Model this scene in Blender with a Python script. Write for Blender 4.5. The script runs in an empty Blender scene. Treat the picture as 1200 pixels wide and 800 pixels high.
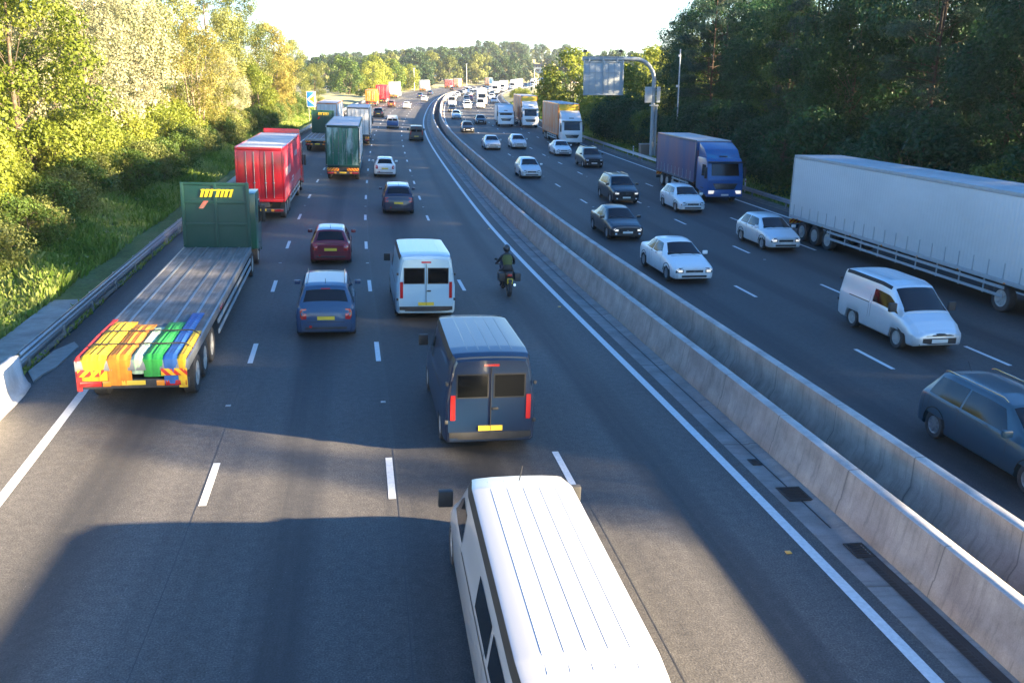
import bpy, bmesh, math, random
import numpy as np
from mathutils import Vector, Matrix
R=math.radians
random.seed(11); rng=np.random.default_rng(11)
S=bpy.context.scene; C=S.collection

# ---------------------------------------------------------------- camera, sky, sun, exposure
CAM_H=7.577; PITCH=0.2730; YAW=0.1153
cd=bpy.data.cameras.new('camera'); cam=bpy.data.objects.new('camera',cd); C.objects.link(cam)
cam.location=(0,0,CAM_H); cam.rotation_euler=(math.pi/2-PITCH,0,-YAW)
cd.sensor_width=36; cd.lens=31.77; cd.clip_start=.1; cd.clip_end=6000
S.camera=cam
SUN_EL=13.0; SUN_AZ=90+20.0          # azimuth clockwise from +Y (the road ahead): low sun on the right, slightly behind
W=bpy.data.worlds.new('World'); S.world=W; W.use_nodes=True
nt=W.node_tree; nt.nodes.clear()
sky=nt.nodes.new('ShaderNodeTexSky'); sky.sky_type='NISHITA'; sky.sun_disc=False
sky.sun_elevation=R(SUN_EL); sky.sun_rotation=R(SUN_AZ); sky.altitude=60; sky.air_density=1.0; sky.dust_density=.8; sky.ozone_density=3.6
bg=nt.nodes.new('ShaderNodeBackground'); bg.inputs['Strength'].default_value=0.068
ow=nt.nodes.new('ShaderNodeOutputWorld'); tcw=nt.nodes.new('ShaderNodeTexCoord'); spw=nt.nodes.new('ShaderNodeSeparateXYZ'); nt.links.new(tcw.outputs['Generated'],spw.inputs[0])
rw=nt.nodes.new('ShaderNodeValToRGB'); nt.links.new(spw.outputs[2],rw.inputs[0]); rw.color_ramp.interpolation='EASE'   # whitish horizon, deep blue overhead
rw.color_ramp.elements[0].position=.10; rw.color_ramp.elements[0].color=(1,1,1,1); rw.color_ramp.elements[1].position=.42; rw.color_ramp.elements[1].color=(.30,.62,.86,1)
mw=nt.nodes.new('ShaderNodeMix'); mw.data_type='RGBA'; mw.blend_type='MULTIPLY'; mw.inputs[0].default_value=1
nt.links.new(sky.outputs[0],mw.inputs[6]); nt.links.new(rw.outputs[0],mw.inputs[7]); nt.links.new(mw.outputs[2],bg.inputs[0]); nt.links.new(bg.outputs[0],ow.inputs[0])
sd=bpy.data.lights.new('sun','SUN'); sun=bpy.data.objects.new('sun',sd); C.objects.link(sun)
sd.energy=5.0; sd.angle=R(.9); sd.color=(1.0,.78,.48)
d=Vector((math.sin(R(SUN_AZ))*math.cos(R(SUN_EL)),math.cos(R(SUN_AZ))*math.cos(R(SUN_EL)),math.sin(R(SUN_EL))))
sun.rotation_euler=d.to_track_quat('Z','Y').to_euler(); sun.location=(60,-20,60)
S.view_settings.view_transform='Standard'; S.view_settings.look='None'; S.view_settings.gamma=1
S.view_settings.use_curve_mapping=False; S.view_settings.exposure=3.25
S.cycles.max_bounces=6; S.cycles.diffuse_bounces=3; S.cycles.glossy_bounces=2; S.cycles.transmission_bounces=3; S.cycles.transparent_max_bounces=6
S.cycles.sample_clamp_indirect=4

# ---------------------------------------------------------------- road alignment
SA=np.arange(-60,960,1.0)
_k=np.interp(SA,[-60,0,40,80,120,160,200,260,330,420,520,700],[0,-.00413,.001313,.00012,.00073,.000875,.00019,.00061,.00112,.001,.00088,.0003]); _k[SA<0]=0
_ph=np.cumsum(_k); _i0=60; _ph-=_ph[_i0]
_x=np.cumsum(np.sin(_ph)); _y=np.cumsum(np.cos(_ph)); _x-=_x[_i0]; _y-=_y[_i0]
_g=np.interp(SA,[0,60,120,180,250,350,450,560,700,900],[0,.01608,.01702,.02043,.02089,.01656,.01732,.01862,.01,0]); _g[SA<0]=0
_z=np.cumsum(_g); _z-=_z[_i0]
E1,E2,ZO=.0312,.0155,.189
OL,O1,O2,O3,OR_=-8.16,-3.71,0.0,3.60,6.93          # left carriageway lines
Q0,QA,QB,QC,QE=10.72,14.39,18.04,21.70,25.36       # right carriageway lines
def crossz(o):
    o=np.asarray(o,float)
    oc=np.clip(o,-9,27)
    return -E1*np.minimum(oc,8.9)-E2*np.maximum(oc-8.9,0)+ZO*np.clip((o-8.9)/.85,0,1)
def world(s,o,h=0.0):
    s=np.asarray(s,float); o=np.asarray(o,float)
    x=np.interp(s,SA,_x); y=np.interp(s,SA,_y); ph=np.interp(s,SA,_ph); z=np.interp(s,SA,_z)
    return np.stack([x+o*np.cos(ph),y-o*np.sin(ph),z+crossz(o)+h+0*s],-1)
def V(s,o,h=0.0): return Vector(world(s,o,h).tolist())
def phi(s): return float(np.interp(s,SA,_ph))
def frame(s,o,h=0,rev=False):
    f=(V(s+1,o)-V(s-1,o)).normalized(); e=E1 if o<8.9 else E2
    if o<-9 or o>27: e=0
    p=phi(s); r=Vector((math.cos(p),-math.sin(p),-e)).normalized()
    if rev: f=-f; r=-r
    u=r.cross(f).normalized(); r=f.cross(u)
    M=Matrix((r,f,u)).transposed().to_4x4(); M.translation=V(s,o,h); return M
_cx=np.stack([_x,_y],-1)
def to_so(X,Y):
    X=np.asarray(X,float).ravel(); Y=np.asarray(Y,float).ravel(); s=np.empty_like(X); o=np.empty_like(X)
    for a in range(0,len(X),4000):
        q=np.stack([X[a:a+4000],Y[a:a+4000]],-1)
        d=((q[:,None,:]-_cx[None])**2).sum(-1); i=d.argmin(1)
        p=_ph[i]; dx=q[:,0]-_x[i]; dy=q[:,1]-_y[i]
        s[a:a+4000]=SA[i]+dx*np.sin(p)+dy*np.cos(p); o[a:a+4000]=dx*np.cos(p)-dy*np.sin(p)
    return s,o
def sm(t): t=np.clip(t,0,1); return t*t*(3-2*t)
def verge_z(s,o):
    """height of the ground above the cross-section line, by offset"""
    s=np.asarray(s,float); o=np.asarray(o,float)
    l=sm((-o-11.5)/12)*1.9*(1-.8*sm((s-150)/50))
    r=sm((o-28.5)/10)*1.2
    n=.10*np.sin(s*.61+o*1.3)+.07*np.sin(s*1.7-o*.9)
    return l+r+n*sm((np.maximum(-o-10,o-27.8))/2)
def hill(X,Y):
    r=np.hypot(X,Y); az=np.degrees(np.arctan2(X,Y))
    top=np.interp(az,[-60,-12,-6,-1,3,7,12,20,60],[10,10,14,20,25,26,22,18,14])
    return top*sm((r-470)/520)
def ground(X,Y):
    s,o=to_so(X,Y); sc=np.clip(s,-60,940)
    z=np.interp(sc,SA,_z)+crossz(o)+verge_z(sc,o)
    far=sm((np.abs(o-8)-45)/120)
    base=np.interp(np.minimum(sc,420),SA,_z)
    zz=z*(1-far)+(base*.75+1.0)*far
    return zz+hill(np.ravel(X),np.ravel(Y))*sm((np.abs(o-8)-30)/60)
def G(s,o):
    v=world(s,o); x,y=float(v[0]),float(v[1]); return Vector((x,y,float(ground([x],[y])[0])))

# ---------------------------------------------------------------- object helpers
def tag(o,label=None,cat=None,group=None,kind=None):
    if label: o['label']=label
    if cat: o['category']=cat
    if group: o['group']=group
    if kind: o['kind']=kind
    return o
def link(name,me,parent=None):
    o=bpy.data.objects.new(name,me); C.objects.link(o)
    if parent is not None: o.parent=parent
    return o
def empty(name,M=None):
    o=bpy.data.objects.new(name,None); C.objects.link(o); o.empty_display_size=.3
    if M is not None: o.matrix_world=M
    return o
def mesh_np(name,v,f,mat=None,uv=None,smooth=False):
    me=bpy.data.meshes.new(name); v=np.asarray(v,np.float32); f=np.asarray(f,np.int32)
    n,k=f.shape
    me.vertices.add(len(v)); me.vertices.foreach_set('co',v.ravel())
    me.loops.add(n*k); me.loops.foreach_set('vertex_index',f.ravel())
    me.polygons.add(n); me.polygons.foreach_set('loop_start',np.arange(0,n*k,k,dtype=np.int32))
    if smooth: me.polygons.foreach_set('use_smooth',np.ones(n,bool))
    me.update(calc_edges=True)
    if uv is not None:
        l=me.uv_layers.new(name='UVMap'); l.data.foreach_set('uv',np.asarray(uv,np.float32)[f.ravel()].ravel())
    if mat: me.materials.append(mat)
    return me
def grid_faces(n,m):
    i=np.arange(n-1)[:,None]*m+np.arange(m-1)[None]; i=i.ravel()
    return np.stack([i,i+m,i+m+1,i+1],-1)
class MB:
    """collects shapes into one mesh"""
    def __init__(s): s.v=[]; s.f=[]; s.sm=[]
    def add(s,v,f,smooth=False):
        b=len(s.v); s.v+= [tuple(p) for p in v]; s.f+=[tuple(i+b for i in q) for q in f]; s.sm+=[smooth]*len(f); return s
    def box(s,x0,x1,y0,y1,z0,z1,b=0.0,M=None):
        bm=bmesh.new(); bmesh.ops.create_cube(bm,size=1)
        for v in bm.verts: v.co=Vector(((x0+x1)/2+v.co.x*(x1-x0),(y0+y1)/2+v.co.y*(y1-y0),(z0+z1)/2+v.co.z*(z1-z0)))
        if b>0: bmesh.ops.bevel(bm,geom=list(bm.edges),offset=b,segments=2,profile=.6,affect='EDGES')
        if M is not None: bm.transform(M)
        bm.verts.index_update(); s.add([v.co for v in bm.verts],[[v.index for v in f.verts] for f in bm.faces]); bm.free(); return s
    def prism(s,pts,x0,x1,axis='x',b=0.0):
        """pts: polygon in the (y,z) plane (axis x), (x,z) plane (axis y) or (x,y) plane (axis z)"""
        def P(a,b_,c): return {'x':(c,a,b_),'y':(a,c,b_),'z':(a,b_,c)}[axis]
        bm=bmesh.new(); A=[bm.verts.new(P(a,b_,x0)) for a,b_ in pts]; B=[bm.verts.new(P(a,b_,x1)) for a,b_ in pts]
        n=len(pts); bm.faces.new(A); bm.faces.new(B[::-1])
        for i in range(n): bm.faces.new((A[i],B[i],B[(i+1)%n],A[(i+1)%n]))
        bmesh.ops.recalc_face_normals(bm,faces=bm.faces)
        if b>0: bmesh.ops.bevel(bm,geom=list(bm.edges),offset=b,segments=2,profile=.6,affect='EDGES')
        bm.verts.index_update(); s.add([v.co for v in bm.verts],[[v.index for v in f.verts] for f in bm.faces]); bm.free(); return s
    def tube(s,pts,r,n=8,r1=None,cap=True):
        pts=[Vector(p) for p in pts]; r1=r if r1 is None else r1; base=len(s.v); N=len(pts); prev=None
        for i,p in enumerate(pts):
            t=(pts[min(i+1,N-1)]-pts[max(i-1,0)]).normalized()
            if prev is None: a=t.orthogonal().normalized()
            else: a=(prev-t*prev.dot(t)).normalized()
            prev=a; c=t.cross(a); rr=r+(r1-r)*i/(N-1)
            for k in range(n):
                q=2*math.pi*k/n; s.v.append(tuple(p+(a*math.cos(q)+c*math.sin(q))*rr))
        for i in range(N-1):
            for k in range(n):
                a_=base+i*n+k; b_=base+i*n+(k+1)%n; s.f.append((a_,b_,b_+n,a_+n)); s.sm.append(True)
        if cap:
            s.f.append(tuple(base+k for k in range(n))[::-1]); s.f.append(tuple(base+(N-1)*n+k for k in range(n))); s.sm+=[False,False]
        return s
    def lathe(s,prof,c,axis='x',n=20):
        """prof: (radius, offset along axis)"""
        base=len(s.v); c=Vector(c)
        for r,a in prof:
            for k in range(n):
                q=2*math.pi*k/n
                s.v.append(tuple(c+(Vector((a,r*math.cos(q),r*math.sin(q))) if axis=='x' else Vector((r*math.cos(q),r*math.sin(q),a)))))
        for i in range(len(prof)-1):
            for k in range(n):
                a_=base+i*n+k; b_=base+i*n+(k+1)%n; s.f.append((a_,b_,b_+n,a_+n)); s.sm.append(True)
        return s
    def mesh(s,name,mat):
        me=bpy.data.meshes.new(name); me.from_pydata([tuple(v) for v in s.v],[],s.f)
        me.polygons.foreach_set('use_smooth',s.sm); 
        bm=bmesh.new(); bm.from_mesh(me); bmesh.ops.recalc_face_normals(bm,faces=bm.faces); bm.to_mesh(me); bm.free()
        me.set_sharp_from_angle(angle=R(38))
        me.materials.append(mat); return me
    def build(s,name,mat,parent=None,M=None):
        o=link(name,s.mesh(name,mat),parent)
        if M is not None: o.matrix_world=M
        return o

# ---------------------------------------------------------------- materials
def nodes(m):
    m.use_nodes=True; n=m.node_tree; b=n.nodes.get('Principled BSDF'); return n,b
def N(n,t,**k):
    x=n.nodes.new(t)
    for a,v in k.items():
        if a in x.inputs: x.inputs[a].default_value=v
        else: setattr(x,a,v)
    return x
def ramp(n,src,stops):
    r=n.nodes.new('ShaderNodeValToRGB'); n.links.new(src,r.inputs[0]); e=r.color_ramp.elements
    while len(e)<len(stops): e.new(.5)
    for q,(p,c) in zip(e,stops): q.position=p; q.color=(c[0],c[1],c[2],1) if hasattr(c,'__len__') else (c,c,c,1)
    return r.outputs[0]
def mixc(n,a,b,fac,mode='MIX'):
    m=n.nodes.new('ShaderNodeMix'); m.data_type='RGBA'; m.blend_type=mode
    for sock,v in ((m.inputs[6],a),(m.inputs[7],b),(m.inputs[0],fac)):
        if isinstance(v,bpy.types.NodeSocket): n.links.new(v,sock)
        elif hasattr(v,'__len__'): sock.default_value=(*v[:3],1)
        else: sock.default_value=v
    return m.outputs[2]
def noise(n,vec,scale,detail=4,rough=.55,sx=1,sy=1,sz=1):
    if (sx,sy,sz)!=(1,1,1):
        mp=n.nodes.new('ShaderNodeMapping'); mp.inputs['Scale'].default_value=(sx,sy,sz); n.links.new(vec,mp.inputs[0]); vec=mp.outputs[0]
    t=N(n,'ShaderNodeTexNoise',Scale=scale,Detail=detail,Roughness=rough); n.links.new(vec,t.inputs['Vector']); return t.outputs['Fac']
def bump(n,b,h,strength=.3,dist=.02):
    x=n.nodes.new('ShaderNodeBump'); x.inputs['Strength'].default_value=strength; x.inputs['Distance'].default_value=dist
    n.links.new(h,x.inputs['Height']); n.links.new(x.outputs[0],b.inputs['Normal'])
def simple(name,col,rough=.5,metal=0,spec=.5,dirt=.12,scale=3,coat=0,emit=None,es=1):
    m=bpy.data.materials.new(name); n,b=nodes(m)
    tc=n.nodes.new('ShaderNodeTexCoord'); f=noise(n,tc.outputs['Object'],scale,5,.6)
    k=ramp(n,f,[(.3,0),(.75,1)])
    c=mixc(n,col,[x*(1-dirt)+.12*dirt for x in col],k); n.links.new(c,b.inputs['Base Color'])
    b.inputs['Roughness'].default_value=rough; b.inputs['Metallic'].default_value=metal; b.inputs['Specular IOR Level'].default_value=spec
    b.inputs['Coat Weight'].default_value=coat; b.inputs['Coat Roughness'].default_value=.08
    rr=N(n,'ShaderNodeMapRange'); n.links.new(f,rr.inputs[0]); rr.inputs[3].default_value=max(.02,rough-.08); rr.inputs[4].default_value=min(1,rough+.12); n.links.new(rr.outputs[0],b.inputs['Roughness'])
    if emit: b.inputs['Emission Color'].default_value=(*emit,1); b.inputs['Emission Strength'].default_value=es
    return m
def paint(name,col,rough=.32,metal=0.0):
    """car paint with a film of road dirt towards the sills"""
    m=bpy.data.materials.new(name); n,b=nodes(m); tc=n.nodes.new('ShaderNodeTexCoord')
    f=noise(n,tc.outputs['Object'],4,5,.65)
    sp=n.nodes.new('ShaderNodeSeparateXYZ'); n.links.new(tc.outputs['Object'],sp.inputs[0])
    mr=N(n,'ShaderNodeMapRange'); mr.inputs[1].default_value=.25; mr.inputs[2].default_value=.75; mr.inputs[3].default_value=.45; mr.inputs[4].default_value=.03; n.links.new(sp.outputs[2],mr.inputs[0])
    mu=N(n,'ShaderNodeMath',operation='MULTIPLY'); n.links.new(mr.outputs[0],mu.inputs[0]); n.links.new(f,mu.inputs[1])
    c=mixc(n,col,(.05,.046,.042),mu.outputs[0]); n.links.new(c,b.inputs['Base Color'])
    b.inputs['Roughness'].default_value=rough; b.inputs['Metallic'].default_value=metal
    b.inputs['Coat Weight'].default_value=.7; b.inputs['Coat Roughness'].default_value=.06
    return m
M={}
def asphalt(name,base,tint=(1,1,1),offs=3.2,steps=False):
    m=bpy.data.materials.new(name); n,b=nodes(m)
    uv=n.nodes.new('ShaderNodeUVMap'); u=uv.outputs[0]
    fine=noise(n,u,34,2,.7); mid=noise(n,u,6,4,.6); big=noise(n,u,.22,4,.55)
    track=noise(n,u,1,3,.6,sx=1.1,sy=.012); seam=noise(n,u,1,2,.5,sx=.28,sy=.004)
    c1=[base*t for t in tint]
    c=ramp(n,fine,[(.28,[x*.45 for x in c1]),(.5,c1),(.72,[x*1.75 for x in c1])])
    c=mixc(n,c,ramp(n,mid,[(.3,.78),(.7,1.18)]),1,'MULTIPLY')
    c=mixc(n,c,ramp(n,track,[(.3,.72),(.5,1.0),(.7,1.12)]),1,'MULTIPLY')
    c=mixc(n,c,ramp(n,seam,[(.35,.82),(.65,1.15)]),1,'MULTIPLY')
    c=mixc(n,c,ramp(n,big,[(.3,.86),(.7,1.1)]),1,'MULTIPLY')
    sp=n.nodes.new('ShaderNodeSeparateXYZ'); n.links.new(u,sp.inputs[0])
    # darker oil band down the middle of each lane, paler wheel tracks
    q=N(n,'ShaderNodeMath',operation='MULTIPLY'); n.links.new(sp.outputs[0],q.inputs[0]); q.inputs[1].default_value=2*math.pi/3.66
    q2=N(n,'ShaderNodeMath',operation='ADD'); n.links.new(q.outputs[0],q2.inputs[0]); q2.inputs[1].default_value=offs
    q3=N(n,'ShaderNodeMath',operation='COSINE'); n.links.new(q2.outputs[0],q3.inputs[0])
    oil=noise(n,u,1,4,.65,sx=1.6,sy=.03); mm=N(n,'ShaderNodeMath',operation='MULTIPLY'); mr0=N(n,'ShaderNodeMapRange'); n.links.new(q3.outputs[0],mr0.inputs[0]); mr0.inputs[1].default_value=.35; mr0.inputs[2].default_value=1; n.links.new(mr0.outputs[0],mm.inputs[0]); n.links.new(oil,mm.inputs[1])
    c=mixc(n,c,(base*.35,base*.35,base*.36),ramp(n,mm.outputs[0],[(.12,0),(.62,.85)]))
    st=ramp(n,sp.outputs[0],[(0,.96),(1,.96)]) if not steps else None
    if steps:
        mr1=N(n,'ShaderNodeMapRange'); n.links.new(sp.outputs[0],mr1.inputs[0]); mr1.inputs[1].default_value=-10; mr1.inputs[2].default_value=10
        r_=n.nodes.new('ShaderNodeValToRGB'); r_.color_ramp.interpolation='CONSTANT'; n.links.new(mr1.outputs[0],r_.inputs[0]); el=r_.color_ramp.elements
        while len(el)<4: el.new(.5)
        for z_,(p_,v_) in zip(el,((0,1.05),(.323,.97),(.506,.82),(.686,.92))): z_.position=p_; z_.color=(v_,v_,v_,1)
        c=mixc(n,c,r_.outputs[0],1,'MULTIPLY')
    # pale grit specks and darker sealed patches
    vo=N(n,'ShaderNodeTexVoronoi',Scale=9); n.links.new(u,vo.inputs['Vector']); c=mixc(n,c,(.4,.38,.35),ramp(n,vo.outputs['Distance'],[(.035,.75),(.05,0)]))
    n.links.new(c,b.inputs['Base Color'])
    mr=N(n,'ShaderNodeMapRange'); n.links.new(track,mr.inputs[0]); mr.inputs[3].default_value=.55; mr.inputs[4].default_value=.8; n.links.new(mr.outputs[0],b.inputs['Roughness'])
    b.inputs['Specular IOR Level'].default_value=.45
    bump(n,b,fine,.5,.012); return m
def concrete(name,col,pitch=2.9,streak=.5,joint=True):
    m=bpy.data.materials.new(name); n,b=nodes(m)
    uv=n.nodes.new('ShaderNodeUVMap'); u=uv.outputs[0]
    st=noise(n,u,1,5,.7,sx=2.0,sy=3.5); blot=noise(n,u,1.1,5,.65); fine=noise(n,u,40,3,.7)
    vs=noise(n,u,1,4,.7,sx=.9,sy=9)
    c=mixc(n,[x*.62 for x in col],[x*1.22 for x in col],ramp(n,blot,[(.3,0),(.7,1)]))
    c=mixc(n,c,(.34,.20,.16),ramp(n,noise(n,u,.35,3,.6),[(.45,0),(.62,streak*.55)]))
    c=mixc(n,c,(.06,.055,.05),ramp(n,vs,[(.5,0),(.72,streak)]))
    c=mixc(n,c,ramp(n,fine,[(.3,.86),(.7,1.12)]),1,'MULTIPLY')
    if joint:
        sp=n.nodes.new('ShaderNodeSeparateXYZ'); n.links.new(u,sp.inputs[0])
        a=N(n,'ShaderNodeMath',operation='DIVIDE'); n.links.new(sp.outputs[1],a.inputs[0]); a.inputs[1].default_value=pitch
        fr=N(n,'ShaderNodeMath',operation='FRACT'); n.links.new(a.outputs[0],fr.inputs[0])
        k=ramp(n,fr.outputs[0],[(0,1),(.008,1),(.012,0),(1,0)])
        k2=N(n,'ShaderNodeMath',operation='MULTIPLY'); n.links.new(k,k2.inputs[0]); k2.inputs[1].default_value=.6; c=mixc(n,c,(.10,.085,.07),k2.outputs[0])
    n.links.new(c,b.inputs['Base Color']); b.inputs['Roughness'].default_value=.88
    bump(n,b,fine,.35,.008); return m
def leafmat(name,c0,c1,c2,trans=.35,rough=.55):
    m=bpy.data.materials.new(name); n,b=nodes(m)
    at=N(n,'ShaderNodeAttribute'); at.attribute_name='tint'
    oi=n.nodes.new('ShaderNodeObjectInfo')
    c=ramp(n,at.outputs['Fac'],[(.05,c0),(.5,c1),(.95,c2)])
    hs=n.nodes.new('ShaderNodeHueSaturation'); n.links.new(c,hs.inputs['Color'])
    mr=N(n,'ShaderNodeMapRange'); n.links.new(oi.outputs['Random'],mr.inputs[0]); mr.inputs[3].default_value=.8; mr.inputs[4].default_value=1.2; n.links.new(mr.outputs[0],hs.inputs['Value'])
    mr2=N(n,'ShaderNodeMapRange'); n.links.new(oi.outputs['Random'],mr2.inputs[0]); mr2.inputs[3].default_value=.512; mr2.inputs[4].default_value=.488; n.links.new(mr2.outputs[0],hs.inputs['Hue'])
    n.links.new(hs.outputs[0],b.inputs['Base Color']); b.inputs['Roughness'].default_value=rough; b.inputs['Specular IOR Level'].default_value=.35
    tr=n.nodes.new('ShaderNodeBsdfTranslucent'); n.links.new(hs.outputs[0],tr.inputs[0])
    mx=n.nodes.new('ShaderNodeMixShader'); mx.inputs[0].default_value=trans
    n.links.new(b.outputs[0],mx.inputs[1]); n.links.new(tr.outputs[0],mx.inputs[2])
    out=[q for q in n.nodes if q.type=='OUTPUT_MATERIAL'][0]; n.links.new(mx.outputs[0],out.inputs[0])
    return m
def groundmat(name,cols,scale=.35,fine=9):
    m=bpy.data.materials.new(name); n,b=nodes(m); tc=n.nodes.new('ShaderNodeTexCoord'); o=tc.outputs['Object']
    a=noise(n,o,scale,6,.6); f=noise(n,o,fine,4,.7)
    c=ramp(n,a,[(.28,cols[0]),(.5,cols[1]),(.72,cols[2])])
    c=mixc(n,c,ramp(n,f,[(.3,.6),(.7,1.4)]),1,'MULTIPLY'); n.links.new(c,b.inputs['Base Color']); b.inputs['Roughness'].default_value=.95
    bump(n,b,f,.8,.06); return m
M['asphaltL']=asphalt('asphalt_left',.084,(1.03,.965,.90),3.15,True); M['asphaltR']=asphalt('asphalt_right',.058,(1.0,.975,.94),4.2)
M['shoulder']=asphalt('asphalt_margin',.07,(1.0,.96,.9))
M['line']=simple('road_marking_white',(.72,.72,.70),.6,dirt=.3,scale=14)
M['wall']=concrete('barrier_concrete',(.40,.325,.27),streak=.38); M['wallcap']=concrete('barrier_concrete_pale',(.46,.45,.43),streak=.15)
M['channel']=concrete('channel_concrete',(.27,.26,.245),pitch=6,streak=.35); M['newconc']=concrete('new_concrete',(.6,.59,.57),pitch=40,streak=.08)
M['plainconc']=simple('rough_concrete',(.34,.33,.30),.9,dirt=.45,scale=5); M['slab']=concrete('path_concrete',(.36,.35,.32),pitch=1.2,streak=.2)
M['grit']=groundmat('stony_grit',[(.10,.09,.075),(.16,.15,.13),(.24,.22,.2)],2.5,22)
M['dark_gap']=groundmat('median_floor',[(.05,.05,.045),(.07,.065,.06),(.1,.09,.08)],1.5,15)
M['verge']=groundmat('verge_soil_grass',[(.06,.09,.02),(.10,.14,.035),(.15,.16,.06)],.6,7)
M['field']=groundmat('meadow',[(.17,.19,.06),(.32,.29,.13),(.44,.38,.21)],.013,.8)
M['steel']=simple('galvanised_steel',(.36,.39,.42),.42,.75,dirt=.3,scale=6)
M['steelpaint']=simple('grey_painted_steel',(.33,.38,.41),.5,.1,dirt=.25,scale=4)
M['panelgrey']=simple('grey_panel',(.40,.45,.48),.5,.05,dirt=.15)
M['iron']=simple('cast_iron',(.045,.04,.036),.65,.6,dirt=.4,scale=12)
M['black']=simple('black_plastic',(.018,.018,.019),.5,dirt=.3)
M['rubber']=simple('tyre_rubber',(.020,.020,.021),.85,dirt=.35,scale=7)
M['rim']=simple('alloy_rim',(.45,.46,.47),.35,.8,dirt=.3,scale=8)
M['rimwhite']=simple('lorry_rim',(.5,.5,.48),.5,.3,dirt=.4,scale=8)
M['chassis']=simple('chassis_black',(.03,.03,.032),.6,.2,dirt=.5)
M['seal']=simple('rubber_seal',(.012,.012,.012),.7); M['glass']=simple('tinted_glass',(.006,.008,.010),.06,0,.5,dirt=.0)
M['glassdark']=simple('privacy_glass',(.004,.005,.006),.07,0,.5,dirt=.0)
M['lamp']=simple('headlamp_lens',(.78,.80,.82),.08,0,.8,dirt=.05,coat=1)
M['litlamp']=simple('lit_headlamp',(.9,.88,.8),.1,emit=(1,.9,.7),es=.08)
M['tail']=simple('tail_lamp_lens',(.42,.012,.012),.15,0,.7,dirt=.1,coat=1)
M['amber']=simple('amber_lens',(.75,.26,.02),.2,dirt=.1,coat=1)
M['plateY']=simple('yellow_number_plate',(.75,.52,.04),.45,dirt=.2); M['plateW']=simple('white_number_plate',(.7,.7,.66),.45,dirt=.2)
M['chrome']=simple('chrome',(.6,.6,.6),.15,1,dirt=.1)
M['bark']=groundmat('bark',[(.06,.045,.03),(.10,.075,.055),(.16,.13,.10)],3,14); M['pinebark']=groundmat('pine_bark',[(.03,.02,.014),(.055,.035,.024),(.08,.055,.04)],3,14)
M['palebark']=groundmat('pale_bark',[(.16,.12,.08),(.24,.19,.13),(.34,.28,.2)],3,14)
M['chev']=None
PAINTS=dict(offwhite=(.44,.44,.435),white=(.78,.78,.77),silver=(.52,.55,.57),palesilver=(.66,.69,.71),grey=(.07,.08,.09),dark=(.008,.010,.013),black=(.005,.0055,.007),
  blue=(.012,.055,.13),tealgrey=(.014,.055,.085),deepblue=(.004,.020,.055),lightblue=(.35,.52,.62),red=(.42,.02,.025),maroon=(.16,.006,.02),brown=(.12,.045,.03),teal=(.02,.16,.18),cream=(.6,.56,.46),orange=(.75,.20,.02),brightblue=(.003,.085,.27),
  green=(.006,.075,.05),lorryred=(.55,.01,.018),navy=(.006,.016,.05))
for k,c in PAINTS.items(): M['p_'+k]=paint('paint_'+k,c,.35 if k not in('silver','palesilver') else .4,.0 if k not in('silver','palesilver','grey') else .35)

# ---------------------------------------------------------------- ground, carriageways, markings
def strip(name,mat,s0,s1,ds,offs,hf=None,dz=0.0,drift=0.0):
    ss=np.concatenate([np.arange(s0,min(s1,120),ds),np.arange(max(s0,min(s1,120)),s1+.01,ds*2.5 if s1>120 else ds)]); ss=np.unique(np.append(ss,s1)); offs=np.asarray(offs,float)
    A,B=np.meshgrid(ss,offs,indexing='ij'); h=dz+(hf(A,B) if hf else 0)
    B=B+drift*np.maximum(0,(50-A)/35.)
    v=world(A,B)+np.stack([0*A,0*A,h+0*A],-1)
    f=grid_faces(len(ss),len(offs))[:,::-1]
    return mesh_np(name,v.reshape(-1,3),f,mat,np.stack([B.ravel(),A.ravel()],-1),smooth=True)
def structure(name,me): o=link(name,me); o['kind']='structure'; return o
# coarse land
r=np.concatenate([np.linspace(0,120,25),np.geomspace(126,3200,70)])
th=np.radians(np.linspace(-100,100,141))
A,B=np.meshgrid(r,th,indexing='ij'); X=A*np.sin(B); Y=A*np.cos(B)-40
z=ground(X,Y).reshape(X.shape); s_,o_=to_so(X,Y); s_=s_.reshape(X.shape); o_=o_.reshape(X.shape)
z-=.9*(1-sm((np.abs(o_-8.5)-52)/14))
structure('land',mesh_np('land',np.stack([X,Y,z],-1).reshape(-1,3),grid_faces(*X.shape),M['field'],smooth=True))
lo=np.concatenate([np.linspace(-66,-30,13),np.linspace(-28,-9.9,30)]); ro=np.concatenate([np.linspace(27.3,48,32),np.linspace(50,84,12)])
def sidez(A,B):
    w=world(A,B); g=ground(w[...,0],w[...,1]).reshape(A.shape); return g-w[...,2]
structure('verge',strip('verge',M['verge'],-12,199.5,1.5,lo,sidez)); structure('verge',strip('verge',M['verge'],-12,229.5,1.5,ro,sidez))
structure('meadow',strip('meadow',M['field'],199.5,640,1.5,lo,sidez)); structure('meadow',strip('meadow',M['field'],229.5,640,1.5,ro,sidez))
structure('road',strip('road',M['asphaltL'],-12,930,2,[-9.2,-8.16,-5.9,-3.71,-1.9,0,1.8,3.6,5.3,6.93,7.5]))
structure('road',strip('road',M['asphaltR'],-12,930,2,[10.3,12.5,14.4,16.2,18,19.9,21.7,23.5,25.4,26.4]))
structure('road_margin',strip('road_margin',M['grit'],22.5,930,1,[-9.9,-9.55,-9.2],lambda a,b:.01+.03*np.sin(a*3.1+b*7)**2))
structure('road_margin',strip('road_margin',M['shoulder'],-12,22.5,2,[-9.9,-9.2],dz=.0))
structure('road_margin',strip('road_margin',M['grit'],-12,930,2,[26.4,26.85,27.3],lambda a,b:.01+.02*np.sin(a*3.1+b*7)**2))
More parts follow.
